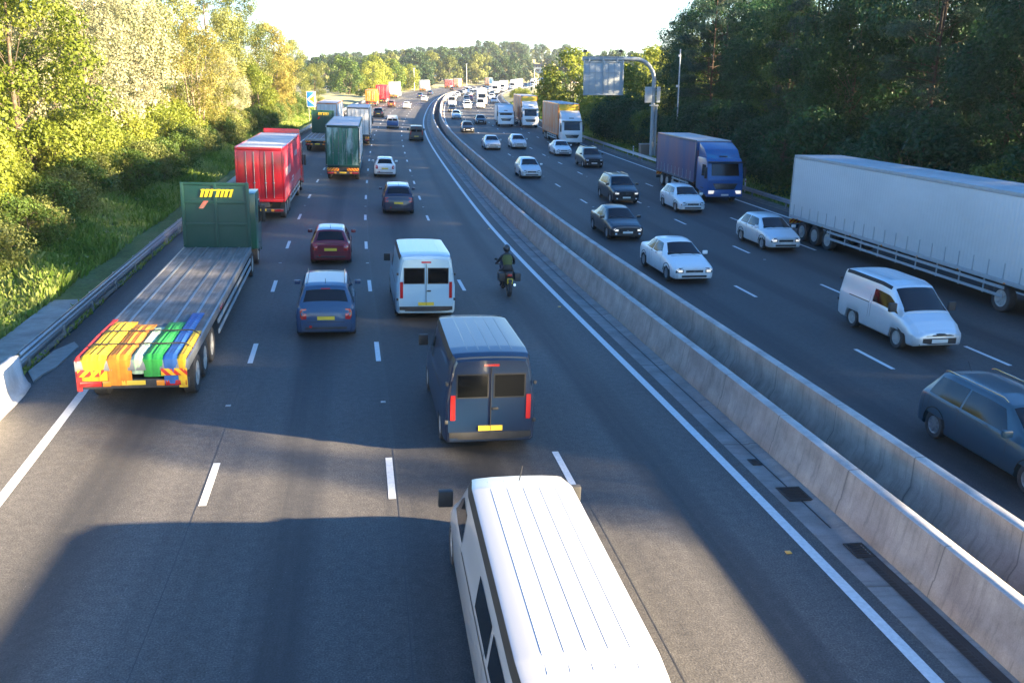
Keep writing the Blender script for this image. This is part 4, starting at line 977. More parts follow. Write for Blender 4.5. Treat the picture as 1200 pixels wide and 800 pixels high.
def rear_gear(e,yr,z=.62,W2=1.22,chev=True,plate='plateY',lamps='tail'):
    mb=MB().box(-W2,W2,yr+.02,yr+.14,z-.16,z+.06,.015); mb.build('rear_bumper',M['chassis'],e)
    for sd in(1,-1):
        MB().box(*sorted((sd*(W2-.52),sd*(W2-.05))),yr-.012,yr+.03,z-.10,z+.03,.012).build('tail_light',M[lamps],e)
        MB().box(*sorted((sd*(W2-.72),sd*(W2-.54))),yr-.010,yr+.03,z-.10,z+.03,.012).build('indicator',M['amber'],e)
        if chev: MB().box(*sorted((sd*(W2-.92),sd*(W2-.02))),yr-.008,yr+.02,z+.10,z+.34,.004).build('marker_board',M['chev'],e)
    MB().box(-.26,.26,yr-.02,yr+.0,z-.07,z+.04,.003).build('rear_plate',M[plate],e)
def box_lorry(name,s,o,label,rev=False,L=12.0,front=True,cabcol='white',side='box_white',rear='box_white',roof='roof_sheet',H=4.0,zfloor=1.15,edge='steelpaint',art=True,group=None,cat='lorry',panelfront=None,chev=True,lit=False,cabL=2.3,spcol=None,zc=3.0,stripes=None,frame_mat=None,W2=1.27):
    """s is the station of the end nearest the camera (tail if driving away, nose if oncoming)"""
    sc=s+L/2; e=empty(name,frame(sc,o,.006,rev)); tag(e,label,cat,group); yf=L/2; yr=-L/2; fb=yf-cabL-.35
    side=M[side];rear=M[rear]
    mb=MB().box(-W2+.01,W2-.01,yr+.03,fb-.02,zfloor,H-.04,.03); mb.build('cargo_box',side,e)
    MB().box(-W2+.03,W2-.03,yr+.05,fb-.04,H-.045,H+.012,.01).build('roof',M[roof],e)
    ed=M[frame_mat or edge]; mb=MB()
    for sd in(1,-1):
        mb.box(*sorted((sd*(W2-.05),sd*(W2+.012))),yr+.03,fb-.02,H-.12,H+.03,.012); mb.box(*sorted((sd*(W2-.05),sd*(W2+.012))),yr+.03,fb-.02,zfloor-.10,zfloor+.06,.012)
        for y in(yr+.0,fb-.08): mb.box(*sorted((sd*(W2-.10),sd*(W2+.014))),y,y+.10,zfloor+.06,H-.12,.012)
    mb.box(-W2+.1,W2-.1,yr-.004,yr+.09,H-.14,H+.028,.012); mb.box(-W2+.1,W2-.1,yr-.004,yr+.09,zfloor-.1,zfloor+.04,.012)
    mb.build('box_frame',ed,e)
    for sd in(1,-1):
        d=MB().box(*sorted((sd*.012,sd*(W2-.11))),yr-.01,yr+.035,zfloor+.05,H-.15,.012).build('rear_door',rear,e)
        q=MB(); 
        for x in(.30,.72): q.tube([(sd*x,yr-.035,zfloor+.1),(sd*x,yr-.035,H-.2)],.017,6); q.box(sd*x-.05,sd*x+.05,yr-.05,yr-.008,zfloor+.9,zfloor+.96,.008)
        q.build('door_bar',M['steel'],d)
    if panelfront: MB().box(-W2+.08,W2-.08,fb-.03,fb+.02,zc+.35,H-.1,.01).build('front_board',M[panelfront],e)
    mb=MB().box(-.45,.45,yr+.1,yf-.6,.72,zfloor-.08,.02); 
    for y in np.arange(yr+.6,fb,1.3): mb.box(-W2+.1,W2-.1,y,y+.08,zfloor-.2,zfloor-.06,.008)
    mb.build('chassis',M['chassis'],e)
    for sd in(1,-1):
        q=MB()
        for z in(.55,.85): q.box(*sorted((sd*(W2-.06),sd*(W2-.02))),yr+4.0 if L>9 else yr+2.2,fb-(1.2 if L>9 else .6),z,z+.11,.01)
        for y in np.arange(yr+4.2 if L>9 else yr+2.4,fb-1.2,1.4): q.box(*sorted((sd*(W2-.10),sd*(W2-.06))),y,y+.06,.5,1.1,.006)
        q.build('side_guard',M['steelpaint'],e)
    if side.name.find('curtain')>=0 or side.name.find('trailer')>=0:
        for sd in(1,-1):
            q=MB()
            for y in np.arange(yr+.5,fb-.3,.84):
                q.box(*sorted((sd*(W2-.012),sd*(W2+.010))),y-.02,y+.02,zfloor-.06,zfloor+.62,.002); q.box(*sorted((sd*(W2-.01),sd*(W2+.022))),y-.035,y+.035,zfloor+.02,zfloor+.10,.004)
            q.build('curtain_straps',M['steelpaint'],e)
        q=MB()
        for sd in(1,-1):
            for y in np.arange(yr+1.0,fb,2.6): q.box(*sorted((sd*(W2+.0),sd*(W2+.024))),y-.05,y+.05,zfloor-.09,zfloor-.05,.003)
        q.build('side_markers',M['amber'],e)
    cab(e,cabcol,yf,zt=zc,deep=cabL,spoiler=H-zc>.6,spcol=spcol,lit=lit)
    rear_gear(e,yr,chev=chev)
    ws=[yf-1.35]+([yf-4.0 if L>9 else yr+1.6]+([yr+1.4,yr+2.7,yr+4.0] if L>11 else ([yr+1.6,yr+2.9] if L>9 else [])))
    truck_wheels(e,ws)
    q=MB()
    for sd in(1,-1):
        for y in ws[1:]: q.box(*sorted((sd*(W2-.40),sd*(W2-.02))),y-.62,y+.62,1.04,1.07,.01); 
    q.build('mudguards',M['black'],e)
    if stripes: stripes(e,yr,fb,W2,zfloor,H)
    return e

# ---------------------------------------------------------------- traffic driving away (left carriageway)
def flatbed(s,o,L,Lb,label,big=True):
    e=empty('flatbed_lorry',frame(s+L/2,o,.006)); tag(e,label,'lorry'); yr=-L/2; yf=L/2; hb=yr+Lb; W2=1.25; zd=1.30; Hh=3.75
    MB().box(-W2+.06,W2-.06,yr+.06,hb,zd-.10,zd,.01).build('deck',M['deck'],e)
    mb=MB()
    for sd in(1,-1): mb.box(*sorted((sd*(W2-.06),sd*W2)),yr,hb,zd-.22,zd+.02,.012)
    mb.box(-W2,W2,yr-.02,yr+.06,zd-.24,zd+.012,.012); mb.build('deck_edge',M['steel'],e)
    mb=MB()
    for x in(-.8,-.35,.35,.8): mb.box(x-.035,x+.035,yr+.1,hb-.05,zd+.002,zd+.018,.004)
    mb.build('deck_runners',M['steel'],e)
    MB().box(-W2,W2,hb,hb+.09,zd-.1,Hh,.02).build('headboard',M['green_steel'],e)
    mb=MB()
    for x in(-W2+.06,0,W2-.06): mb.box(x-.06,x+.06,hb-.05,hb+.0,zd,Hh+.03,.015)
    for z in(zd+.9,Hh-.72,Hh-.02): mb.box(-W2,W2,hb-.045,hb-.003,z-.05,z+.05,.01)
    mb.build('headboard_frame',M['green_steel'],e)
    # slanting yellow lettering strokes and a red flash on the headboard
    mb=MB(); x=-.55
    for w_,gap in ((.10,.05),(.12,.05),(.10,.14),(.12,.05),(.10,.04),(.12,.06),(.10,.04)):
        mb.prism([(x,Hh-.52),(x+w_,Hh-.52),(x+w_+.10,Hh-.22),(x+.10,Hh-.22)],hb-.060,hb-.050,'y'); x+=w_+gap
    mb.box(-.50,.62,hb-.062,hb-.051,Hh-.275,Hh-.235)
    mb.build('headboard_lettering',simple('yellow_lettering',(.85,.62,.02),.5) if big else M['plateY'],e)
    MB().prism([(-.62,Hh-.95),(-.44,Hh-.95),(-.24,Hh-.66),(-.42,Hh-.66)],hb-.062,hb-.050,'y').build('red_flash',M['tail'],e)
    MB().box(-W2+.12,W2-.12,yr+.3,hb+1,zd-.42,zd-.12,.02).build('chassis',M['chassis'],e)
    cab(e,'green',yf,zt=3.1,deep=2.3); rear_gear(e,yr,z=.78,chev=False)
    for sd in(1,-1): MB().box(*sorted((sd*.62,sd*1.2)),yr-.03,yr-.02+.0,.93,1.10,.004).build('marker_board',M['chev'],e)
    truck_wheels(e,[yf-1.35,yf-3.9]+([yr+1.5,yr+2.8,yr+4.1] if L>14 else [yr+1.7]))
    for sd in(1,-1):
        q=MB()
        for z in(.5,.8): q.box(*sorted((sd*(W2-.05),sd*(W2-.01))),yr+(5.2 if L>14 else 3),yf-5,z,z+.12,.01)
        q.build('side_guard',M['steelpaint'],e)
        q=MB(); q.box(*sorted((sd*(W2+.0),sd*(W2+.012))),yr+5.5,yr+6.3,1.12,1.19,.003); q.build('side_marker',M['tail'],e)
    return e
flatbed(21.2,-5.75,19.6,14.9,'long flatbed lorry with green headboard and coloured sheets on its tail')
flatbed(97.0,-5.35,14.2,9.3,'smaller empty green flatbed lorry between the red lorry and the blue sign',False)
# bundles strapped on the tail of the near flatbed
for k,c_ in dict(t_yellow=(.85,.50,.02),t_orange=(.80,.27,.02),t_green=(.03,.36,.06),t_blue=(.03,.13,.42),t_pale=(.45,.62,.42),t_red=(.60,.03,.03)).items(): M[k]=sheetmat(k,c_,[q*.65 for q in c_],scale=2.6)
def drape(x0,x1,ln,drop,h,mat,label,seed=0):
    """a folded sheet lying on the deck end and hanging over the tail edge"""
    nx=int((x1-x0)/.035)+3; path=[(-.03-.015*(t*2),1.31-drop*(1-t)) for t in np.linspace(0,1,7)]+[(y,1.325) for y in np.linspace(.02,ln,22)]
    v=[]; g=np.random.default_rng(seed); ph_=g.random(4)*6
    for lay in(0,1):
        for i,(y,z) in enumerate(path):
            for k in range(nx):
                t=k/(nx-1); x=x0+(x1-x0)*t; edge=min(1,4*t,4*(1-t)); ends=min(1,(len(path)-1-i)/4+.15)
                hh=h*.62*(.35+.65*edge)*ends*(.78+.09*math.sin(x*38+ph_[0])+.10*math.sin(x*71+ph_[2])+.03*math.sin(y*4+x*5+ph_[1]))*(.8 if abs(y-.8)<.06 or abs(y-2.0)<.06 else 1)
                hh=max(.012,hh)
                if i<7: v.append((x,y-(hh*.45+.012 if lay else 0),z))
                else: v.append((x+.008*math.sin(y*2+ph_[3])*edge,y,z+(hh+.01 if lay else 0)))
    m=len(path)*nx; f=[]
    for i in range(len(path)-1):
        for k in range(nx-1):
            a_=i*nx+k; f+=[(a_,a_+1,a_+nx+1,a_+nx),(m+a_,m+a_+nx,m+a_+nx+1,m+a_+1)]
    for i in range(len(path)-1):
        for a_ in(i*nx,i*nx+nx-1): f.append((a_,a_+nx,m+a_+nx,m+a_))
    for k in range(nx-1):
        for b_ in(0,(len(path)-1)*nx): f.append((b_+k,b_+k+1,m+b_+k+1,m+b_+k))
    x=MB().add(v,f,True).build('tarpaulin',M[mat]); x.matrix_world=frame(21.23,-5.75,.006); tag(x,label,'tarpaulin')
mb=MB()
for y in(.8,2.0): mb.tube([(x_,y+.01*math.sin(x_*9),1.325+.125*min(1,8*(1.2-abs(x_)))) for x_ in np.linspace(-1.24,1.24,25)],.018,6)
x=mb.build('ratchet_strap',M['seal']); x.matrix_world=frame(21.23,-5.75,.006); tag(x,'pair of black straps pulled across the coloured sheets of the near flatbed','strap')
drape(-1.24,-1.12,3.6,.75,.07,'t_red','narrow red sheet along the left edge of the near flatbed tail',7)
drape(-1.11,-.55,3.3,.50,.17,'t_yellow','yellow sheet at the left of the near flatbed tail',1)
drape(-.54,-.02,3.0,.62,.15,'t_orange','orange sheet right of the yellow one on the near flatbed tail',2)
drape(-.01,.24,2.7,.35,.12,'t_pale','pale green sheet in the middle of the near flatbed tail',5)
drape(.25,.68,3.2,.42,.16,'t_green','bright green sheet on the near flatbed tail',3)
drape(.69,1.0,4.2,.60,.12,'t_blue','blue sheet reaching farthest forward on the near flatbed tail',4)
drape(1.01,1.20,2.3,.70,.10,'t_yellow','small yellow sheet at the right corner of the near flatbed tail',6)

def red_marks(e_,yr,fb,W2,zf,H):
    mb=MB(); 
    for k,(y0,w_,z0,h_) in enumerate(((1.2,.5,2.3,.45),(1.9,.35,2.3,.45),(2.4,.6,2.3,.45),(3.2,.4,2.3,.45),(3.8,.55,2.3,.45),(5.2,1.6,1.8,.10),(5.2,1.2,1.62,.10),(7.6,.5,2.9,.3),(8.3,.4,2.9,.3),(8.9,.5,2.9,.3))):
        mb.prism([(yr+y0,z0),(yr+y0+w_*.7,z0),(yr+y0+w_*.8,z0+h_),(yr+y0+.1,z0+h_)],W2-.012,W2-.002,'x')
    mb.build('side_lettering',M['sign_white0'],e_)
M['sign_white0']=simple('faded_white_lettering',(.6,.55,.55),.5,dirt=.3)
box_lorry('box_lorry',51.3,-5.6,'red box lorry with a grey roof, driving behind the green flatbed headboard',L=15.2,cabcol='lorryred',side='curt_red',rear='p_lorryred',roof='roof_sheet',H=3.95,edge='p_lorryred',chev=False,zc=3.3,stripes=lambda *q_: red_marks(*q_))
box_lorry('box_lorry',71.4,-1.80,'green-doored box lorry with a pale roof, right of the red lorry',L=17.5,cabcol='green',side='box_white',rear='green_glossy',roof='roof_pink',H=4.1,edge='green_steel')
box_lorry('box_lorry',107,-1.45,'white box lorry with a dark rear frame, directly ahead of the green-doored lorry',L=14,H=4.15,roof='roof_pink',edge='steelpaint',frame_mat='p_grey')
box_lorry('curtain_lorry',117,-5.6,'long pale trailer beyond the small green flatbed, beside the crash barrier',L=15,H=4.2,roof='roof_pink',side='box_pale',frame_mat='curt_orange')
box_lorry('box_lorry',218,-6.2,'bright orange box lorry in the distance on the left',L=8,H=3.5,cabcol='orange',side='p_orange',rear='p_orange',roof='p_orange',edge='p_orange',chev=False,zc=2.8)
box_lorry('box_lorry',236,-5.3,'red box lorry in the distance, ahead of the orange one',L=12,H=4.3,cabcol='lorryred',side='p_lorryred',rear='p_lorryred',roof='curt_red',edge='p_lorryred',chev=False)
box_lorry('box_lorry',274,-5.2,'large white box lorry in the distance beside the green trees',L=13,H=4.5)
box_lorry('box_lorry',362,-5.4,'pale pinkish-white box lorry far away near the lamp post',L=12,H=4.2,side='roof_pink',rear='roof_pink')
box_lorry('box_lorry',446,-5.6,'tiny orange lorry in the far distance on the bend',L=11,H=4.2,rear='curt_orange',side='curt_orange',cabcol='orange')
box_lorry('box_lorry',425,-5.6,'tiny red lorry in the far distance behind the orange one',L=10,H=4.0,rear='p_lorryred',side='p_lorryred',cabcol='lorryred')
box_lorry('box_lorry',505,-2,'tiny blue and orange lorry farthest away on the left carriageway',L=11,H=4.2,rear='curt_orange',side='p_blue',cabcol='blue')
for kind,col,s,o,lab,ov in (
 ('longvan','offwhite',10.85,1.80,'large white people van at the bottom edge of the photo, nearest vehicle of all',{}),
 ('van','deepblue',20.6,2.15,'dark blue van just ahead of the nearest white van',{}),
 ('van','lightblue',32.0,1.72,'pale blue van in the middle of the road, left of the motorcycle',{}),
 ('mpv','blue',29.5,-1.5,'dark blue people carrier, nearest car in the second lane from the left',{}),
 ('hatch','maroon',41.0,-1.55,'small maroon hatchback with a pale roof, ahead of the dark blue people carrier',{}),
 ('suv','navy',56.3,1.95,'dark blue off-road car with a silver roof, third lane from the left',{}),
 ('hatch','white',76.3,1.40,'white hatchback ahead of the dark blue off-road car',{}),
 ('smallvan','grey',117.2,5.35,'dark grey van alone in the lane beside the median',{}),
 ('smallvan','white',142.0,2.2,'white van with a bright blue tail, at the edge of the sunlit road',{}),
 ('suv','black',172.5,-1.3,'black off-road car entering the sunlit stretch beside the white lorries',{}),
 ('hatch','white',211,2.3,'white hatchback on the sunlit road, third lane from the left',{}),
 ('hatch','brown',217,-1.4,'small red-brown car beside the orange lorry',{}),
 ('saloon','blue',288,1.7,'blue car right of the distant white lorry',{}),
 ('hatch','white',259,4.6,'white car low behind the distant blue car',{}),
 ('saloon','blue',320,2.4,'blue car by the distant pale lorry',{}),
 ('hatch','red',246,-5.4,'small red car behind the distant red lorry',{}),
 ('saloon','dark',395,1.8,'tiny dark car driving away on the far bend',{}),('hatch','silver',420,5.2,'tiny silver car driving away on the far bend',{})):
    e=vehicle(kind,col,s,o,lab,ov=ov)
    if 'bright blue tail' in lab:
        x=MB().box(-.84,.84,-2.235,-2.20,.45,1.12,.03).build('blue_tailboard',M['p_brightblue'],e)
    if 'maroon' in lab or 'silver roof' in lab: # pale roof skin
        P=PROTO['hatch' if 'maroon' in lab else 'suv']
        L,W2,H,bt,rb,rt,cw,rf,S_=stations('hatch' if 'maroon' in lab else 'suv'); h=L/2; sh=Shape(L,S_,[-h+.78,h-.86])
        link('roof_panel',sh.top(-h+rt+.02,h-rf-.02,.012,.97,rows=14).mesh('roof_panel',M['p_silver']),e)
# orange digger on the hard margin
e=empty('wheeled_digger',frame(266,-7.2,.01)); tag(e,'small orange wheeled digger beside the distant white lorry','digger')
MB().box(-1,1,-2,1.4,.6,1.3,.12).build('chassis',M['p_orange'],e); mb=MB().box(-.7,.7,-1.2,.4,1.3,2.7,.1); mb.build('cab',M['p_orange'],e); MB().box(-.72,.72,-1.1,.3,1.75,2.5,.02).build('cab_window',M['glass'],e)
MB().tube([(0,.6,1.3),(0,1.9,2.9),(0,3.1,2.3)],.16,8).tube([(0,3.1,2.3),(0,3.2,.7)],.12,8).build('boom',M['p_orange'],e); MB().prism([(2.9,.2),(3.5,.2),(3.5,.8),(3.0,.8)],-.5,.5,'x',.04).build('bucket',M['iron'],e)
truck_wheels(e,[-1.3,.9],1.1)

# ---------------------------------------------------------------- motorcycle and rider
e=empty('motorcycle',frame(33.6,5.15,.006)); tag(e,'dark motorcycle with yellow number plate, in the lane beside the median','motorcycle')
def mwheel(y):
    t=MB().lathe([(.20,-.05),(.24,-.07),(.29,-.06),(.31,0),(.29,.06),(.24,.07),(.20,.05)],(0,0,0),n=28).build('wheel',M['rubber'],e); t.location=(0,y,.31)
    r_=MB().lathe([(.215,-.04),(.215,.04),(.19,.03),(.19,-.03),(.215,-.04)],(0,0,0),n=28)
    for k in range(6): r_.box(-.012,.012,-.014,.014,.03,.20,.004,M=Matrix.Rotation(k*math.pi/3,4,'X'))
    r_.tube([(-.09,0,0),(.09,0,0)],.035,10); r_.build('rim',M['rim'],t)
mwheel(-.72); mwheel(.72)
MB().tube([(0,-.40,.62),(0,.0,.50),(0,.30,.62),(0,.44,.90)],.05,8).tube([(.10,-.72,.31),(.10,-.1,.42)],.03,6).tube([(-.10,-.72,.31),(-.10,-.1,.42)],.03,6).build('frame',M['chassis'],e)
mb=MB(); mb.prism([(-.02,.72),(.40,.78),(.44,.98),(.18,1.05),(-.06,.88)],-.15,.15,'x',.06); mb.build('fuel_tank',M['p_navy'],e)
MB().prism([(-.72,.86),(-.05,.76),(-.02,.86),(-.70,.95)],-.14,.14,'x',.04).build('seat',M['black'],e)
MB().box(-.16,.16,-.22,.26,.32,.66,.05).build('engine',M['iron'],e)
MB().tube([(.15,.1,.42),(.17,-.3,.36),(.18,-.85,.48)],.05,10).build('exhaust',M['chrome'],e)
MB().tube([(.09,.72,.31),(.09,.50,.92)],.028,8).tube([(-.09,.72,.31),(-.09,.50,.92)],.028,8).build('front_fork',M['chrome'],e)
MB().tube([(-.38,.30,1.06),(-.14,.46,1.02),(.14,.46,1.02),(.38,.30,1.06)],.018,8).build('handlebar',M['black'],e)
MB().prism([(.42,.78),(.78,.84),(.62,1.08),(.50,1.22),(.44,1.0)],-.17,.17,'x',.04).build('fairing',M['p_navy'],e)
MB().box(-.09,.09,-.80,-.74,.80,.88,.015).build('tail_light',M['tail'],e); MB().box(-.11,.11,-.86,-.85,.52,.72,.004).build('number_plate',M['plateY'],e)
MB().prism([(-.98,.60),(-.62,.64),(-.60,.70),(-.82,.72)],-.07,.07,'x',.02).build('rear_mudguard',M['black'],e)
for sd in(1,-1): MB().tube([(sd*.30,.36,1.07),(sd*.34,.40,1.22)],.008,6).box(*sorted((sd*.29,sd*.41)),.38,.41,1.19,1.27,.015).build('mirror',M['black'],e)
for sd in(1,-1): MB().box(*sorted((sd*.18,sd*.42)),-.82,-.36,.60,.92,.05).build('pannier',M['black'],e)
# rider: one skinned body
def skin_person(name,Mx,joints,bones,mat,label):
    bm=bmesh.new(); vs=[bm.verts.new(p) for p,_ in joints]; [bm.edges.new((vs[a],vs[b])) for a,b in bones]
    me=bpy.data.meshes.new(name); bm.to_mesh(me); bm.free(); o=bpy.data.objects.new(name,me); C.objects.link(o)
    m=o.modifiers.new('skin','SKIN'); m.use_smooth_shade=True
    for i,(p,r_) in enumerate(joints):
        sv=me.skin_vertices[0].data[i]; sv.radius=(r_ if hasattr(r_,'__len__') else (r_,r_)); sv.use_root=(i==0)
    ss_=o.modifiers.new('sub','SUBSURF'); ss_.levels=1; ss_.render_levels=1
    dg=bpy.context.evaluated_depsgraph_get(); me2=bpy.data.meshes.new_from_object(o.evaluated_get(dg)); me2.name=name
    bpy.data.objects.remove(o); me2.materials.clear(); me2.materials.append(mat)
    x=link(name,me2); x.matrix_world=Mx; tag(x,label,'person'); return x
J=[((0,-.30,.98),(.16,.13)),((0,-.22,1.16),(.15,.11)),((0,-.08,1.36),(.18,.12)),((0,.0,1.48),(.10,.09)),((0,.05,1.58),(.06,.06))]
B=[(0,1),(1,2),(2,3),(3,4)]
for sd in(1,-1):
    k=len(J); J+=[((sd*.12,-.26,.95),.10),((sd*.22,.0,.86),.085),((sd*.24,.14,.80),.070),((sd*.22,-.04,.52),.055),((sd*.21,-.12,.36),.045),((sd*.22,.04,.30),.04),((sd*.22,.12,.30),.03)]
    B+=[(0,k)]+[(k+i,k+i+1) for i in range(6)]
    k=len(J); J+=[((sd*.19,-.02,1.42),.075),((sd*.30,.08,1.22),.055),((sd*.33,.20,1.14),.042),((sd*.34,.30,1.10),.034),((sd*.34,.345,1.10),.032)]
    B+=[(3,k)]+[(k+i,k+i+1) for i in range(4)]; pw=k+4
    for f in range(4):
        k=len(J); x=sd*(.305+.024*f); J+=[((x,.385,1.105),.010),((x,.405,1.075),.009),((x,.385,1.045),.008)]; B+=[(pw,k),(k,k+1),(k+1,k+2)]
    k=len(J); J+=[((sd*.295,.34,1.08),.011),((sd*.285,.36,1.055),.009)]; B+=[(pw,k),(k,k+1)]
rid=skin_person('person',frame(33.6,5.15,.006),J,B,simple('black_motorcycle_clothing',(.02,.021,.024),.6),'motorcycle rider in dark clothing, high-visibility vest and dark helmet, leaning forward on the motorcycle')
hm=bmesh.new(); bmesh.ops.create_uvsphere(hm,u_segments=20,v_segments=14,radius=.15)
for v in hm.verts: v.co=Vector((v.co.x*.88,v.co.y*1.05+.09-(.02 if v.co.z<-.05 else 0),v.co.z*1.02+1.70))
me=bpy.data.meshes.new('helmet'); hm.to_mesh(me); hm.free(); me.materials.append(M['p_black']); me.polygons.foreach_set('use_smooth',[True]*len(me.polygons)); link('helmet',me,rid)
MB().prism([(.17,1.66),(.245,1.68),(.235,1.77),(.17,1.79)],-.10,.10,'x',.02).build('visor',M['glass'],rid)
mb=MB(); vs=[]
for k,(y,z,rx,ry) in enumerate([(-.245,1.10,.172,.135),(-.20,1.20,.180,.135),(-.10,1.34,.205,.142),(-.03,1.44,.16,.125)]):
    for q in range(16):
        a=2*math.pi*q/16; vs.append((rx*math.cos(a),y+ry*math.sin(a)*.9,z-ry*math.sin(a)*.45))
mb.add(vs,[(k*16+q,k*16+(q+1)%16,(k+1)*16+(q+1)%16,(k+1)*16+q) for k in range(3) for q in range(16)],True); mb.build('safety_vest',simple('hi_vis_yellow',(.085,.10,.015),.7),rid)

# ---------------------------------------------------------------- oncoming traffic (right carriageway)
box_lorry('curtain_lorry',24.2,23.45,'long pale grey trailer filling the right edge of the photo',rev=True,L=20.4,H=4.25,side='box_pale',rear='box_white',roof='roof_sheet',edge='steelpaint')
box_lorry('curtain_lorry',58.2,23.75,'blue lorry with a dark blue and red side, coming out from behind the pale trailer',rev=True,L=11.5,H=3.9,side='curt_blue',cabcol='brightblue',edge='p_blue',panelfront='p_brightblue',lit=True,zc=2.9)
box_lorry('curtain_lorry',107.8,23.5,'nearer of the two orange-sided lorries, with white cab and yellow board',rev=True,L=14.5,H=4.75,side='curt_orange',cabcol='white',edge='p_orange',panelfront='plateY',zc=3.05)
box_lorry('curtain_lorry',144,23.5,'farther of the two orange-sided lorries, with white cab and yellow board',rev=True,L=14.5,H=4.75,side='curt_orange',cabcol='white',edge='p_orange',panelfront='plateY',zc=3.05)
box_lorry('luton_van',146,19.85,'white box van left of the farther orange-sided lorry',rev=True,L=7,H=3.3,zfloor=.9,zc=2.35,cabL=1.9,cat='van',chev=False)
box_lorry('box_lorry',232,19.9,'white lorry beyond the white box van, on the sunlit road',rev=True,L=10,H=4.0)
box_lorry('box_lorry',345,23.5,'distant white lorry, first of the far row by the right barrier',rev=True,L=13,H=4.3)
box_lorry('box_lorry',386,23.5,'distant white lorry, second of the far row by the right barrier',rev=True,L=13,H=4.3)
box_lorry('box_lorry',430,23.5,'distant white lorry, third of the far row by the right barrier',rev=True,L=13,H=4.3)
box_lorry('box_lorry',470,19.9,'tiny white lorry at the far bend, left of two',rev=True,L=13,H=4.2); box_lorry('box_lorry',500,23.5,'tiny white lorry at the far bend, right of two',rev=True,L=13,H=4.2)
box_lorry('box_lorry',545,19.9,'farthest tiny white lorry of the oncoming side',rev=True,L=13,H=4.2)
for kind,col,s,o,lab,ov in (
 ('estate','tealgrey',15.9,13.15,'dark blue-grey estate car cut by the right edge of the photo, nearest oncoming car',{'headlight':'litlamp'}),
 ('smallvan','palesilver',25.6,16.55,'large silver van-like car left of the pale trailer',{}),
 ('saloon','white',36.0,12.8,'white saloon in the lane beside the median wall',{'headlight':'litlamp'}),
 ('hatch','palesilver',42.4,19.9,'silver hatchback in front of the blue lorry',{'headlight':'litlamp'}),
 ('saloon','dark',46.3,13.1,'dark car just behind the white saloon beside the median',{'headlight':'litlamp'}),
 ('hatch','white',55.6,19.95,'white hatchback left of the blue lorry',{}),
 ('suv','dark',60.0,16.9,'dark off-road car behind and right of the dark car by the median',{'headlight':'litlamp'}),
 ('hatch','palesilver',74.7,13.1,'pale silver hatchback alone in the lane beside the median',{}),
 ('suv','black',83.8,20.3,'black off-road car in front of the nearer orange-sided lorry',{}),
 ('saloon','white',96.1,19.9,'white saloon left of the nearer orange-sided lorry cab',{}),
 ('hatch','palesilver',104.5,16.5,'silver hatchback right of a similar car beside the median',{}),
 ('saloon','palesilver',103.2,13.35,'silver saloon beside the median, left of the silver hatchback',{}),
 ('hatch','black',132.3,12.9,'black hatchback at the end of the shaded road, beside the median',{}),
 ('saloon','black',154.0,16.3,'black saloon at the edge of the sunlit road',{}),
 ('hatch','lightblue',169.5,12.8,'light blue hatchback just entering the shade beside the median',{}),
 ('hatch','dark',196,12.4,'dark hatchback first on the sunlit road beside the median',{}),
 ('suv','white',211,15.9,'white off-road car in the far queue, second lane from the median',{}),
 ('van','white',216,19.0,'white van in the far queue between the white off-road car and a white lorry',{}),
 ('hatch','red',268,17.2,'red car in the far queue',{}),
 ('van','white',228,12.5,'white van in the far queue beside the median',{})):
    vehicle(kind,col,s,o,lab,rev=True,ov=ov)
g=random.Random(4); occ=[]
for lane,(o,s0,gap) in enumerate(((12.55,243,13),(16.2,228,13),(19.9,250,16),(23.5,250,19))):
    s=s0
    while s<560:
        if lane==3 and any(a-8<s<b+8 for a,b in((338,365),(380,404),(424,448),(494,520))): s+=8; continue
        if lane==2 and any(a-8<s<b+8 for a,b in((464,488),(540,562))): s+=8; continue
        if lane==1 and 258<s<278: s+=8; continue
        col=g.choice(['white','white','white','silver','silver','dark','blue','grey','red']); kind=g.choice(['hatch','saloon','suv','estate','hatch','mpv','van' if col=='white' else 'hatch'])
        c={'white':'white','silver':'silver','dark':'black','blue':'blue','grey':'grey','red':'red'}[col]
        vehicle(kind,col,s,o,'small %s %s in the distant queue of oncoming traffic'%(c,'van' if kind=='van' else 'car'),rev=True,group='%s %ss in the far oncoming queue'%(c,'van' if kind=='van' else 'car')); s+=gap*g.uniform(.8,1.7)

# ---------------------------------------------------------------- roadside furniture
e=empty('sign_gantry',frame(89.5,27.95,0)); tag(e,'curved grey cantilever gantry holding a big grey sign seen from behind','gantry')
g0=G(89.5,27.95).z-V(89.5,27.95).z; MX=frame(89.5,27.95,0)
e.matrix_world=Matrix.Translation(MX.translation)@Matrix.Rotation(-phi(89.5),4,'Z')
AR=9.7; pts=[(0,0,g0-.3),(0,0,AR-2.0)]+[(-2.0+2.0*math.cos(a),0,AR-2.0+2.0*math.sin(a)) for a in np.linspace(.15,math.pi/2,9)]+[(-7.2,0,AR+.02)]
MB().tube(pts,.20,14).build('gantry_post',M['steelpaint'],e)
MB().tube([(.34,-.0,g0-.3),(.34,-.0,AR-4.4)],.13,10).box(-.3,.5,-.26,.26,AR-4.45,AR-4.3,.03).build('side_post',M['steelpaint'],e)
MB().box(-.42,.62,-.4,.4,g0-.2,g0+.12,.03).build('base_plate',M['plainconc'],e)
sg=MB().box(-7.15,-3.25,-.42,-.28,AR-3.35,AR-.25,.02).build('sign_panel',M['panelgrey'],e)
mb=MB()
for x in(-7.12,-5.2,-3.28): mb.box(x-.07,x+.07,-.52,-.421,AR-3.3,AR-.15,.012)
for z in(AR-3.33,AR-.27): mb.box(-7.2,-3.2,-.49,-.424,z-.06,z+.06,.012)
for x in(-6.6,-6.0,-4.7,-4.1): mb.box(x-.025,x+.025,-.45,-.4215,AR-3.2,AR-.4,.004)
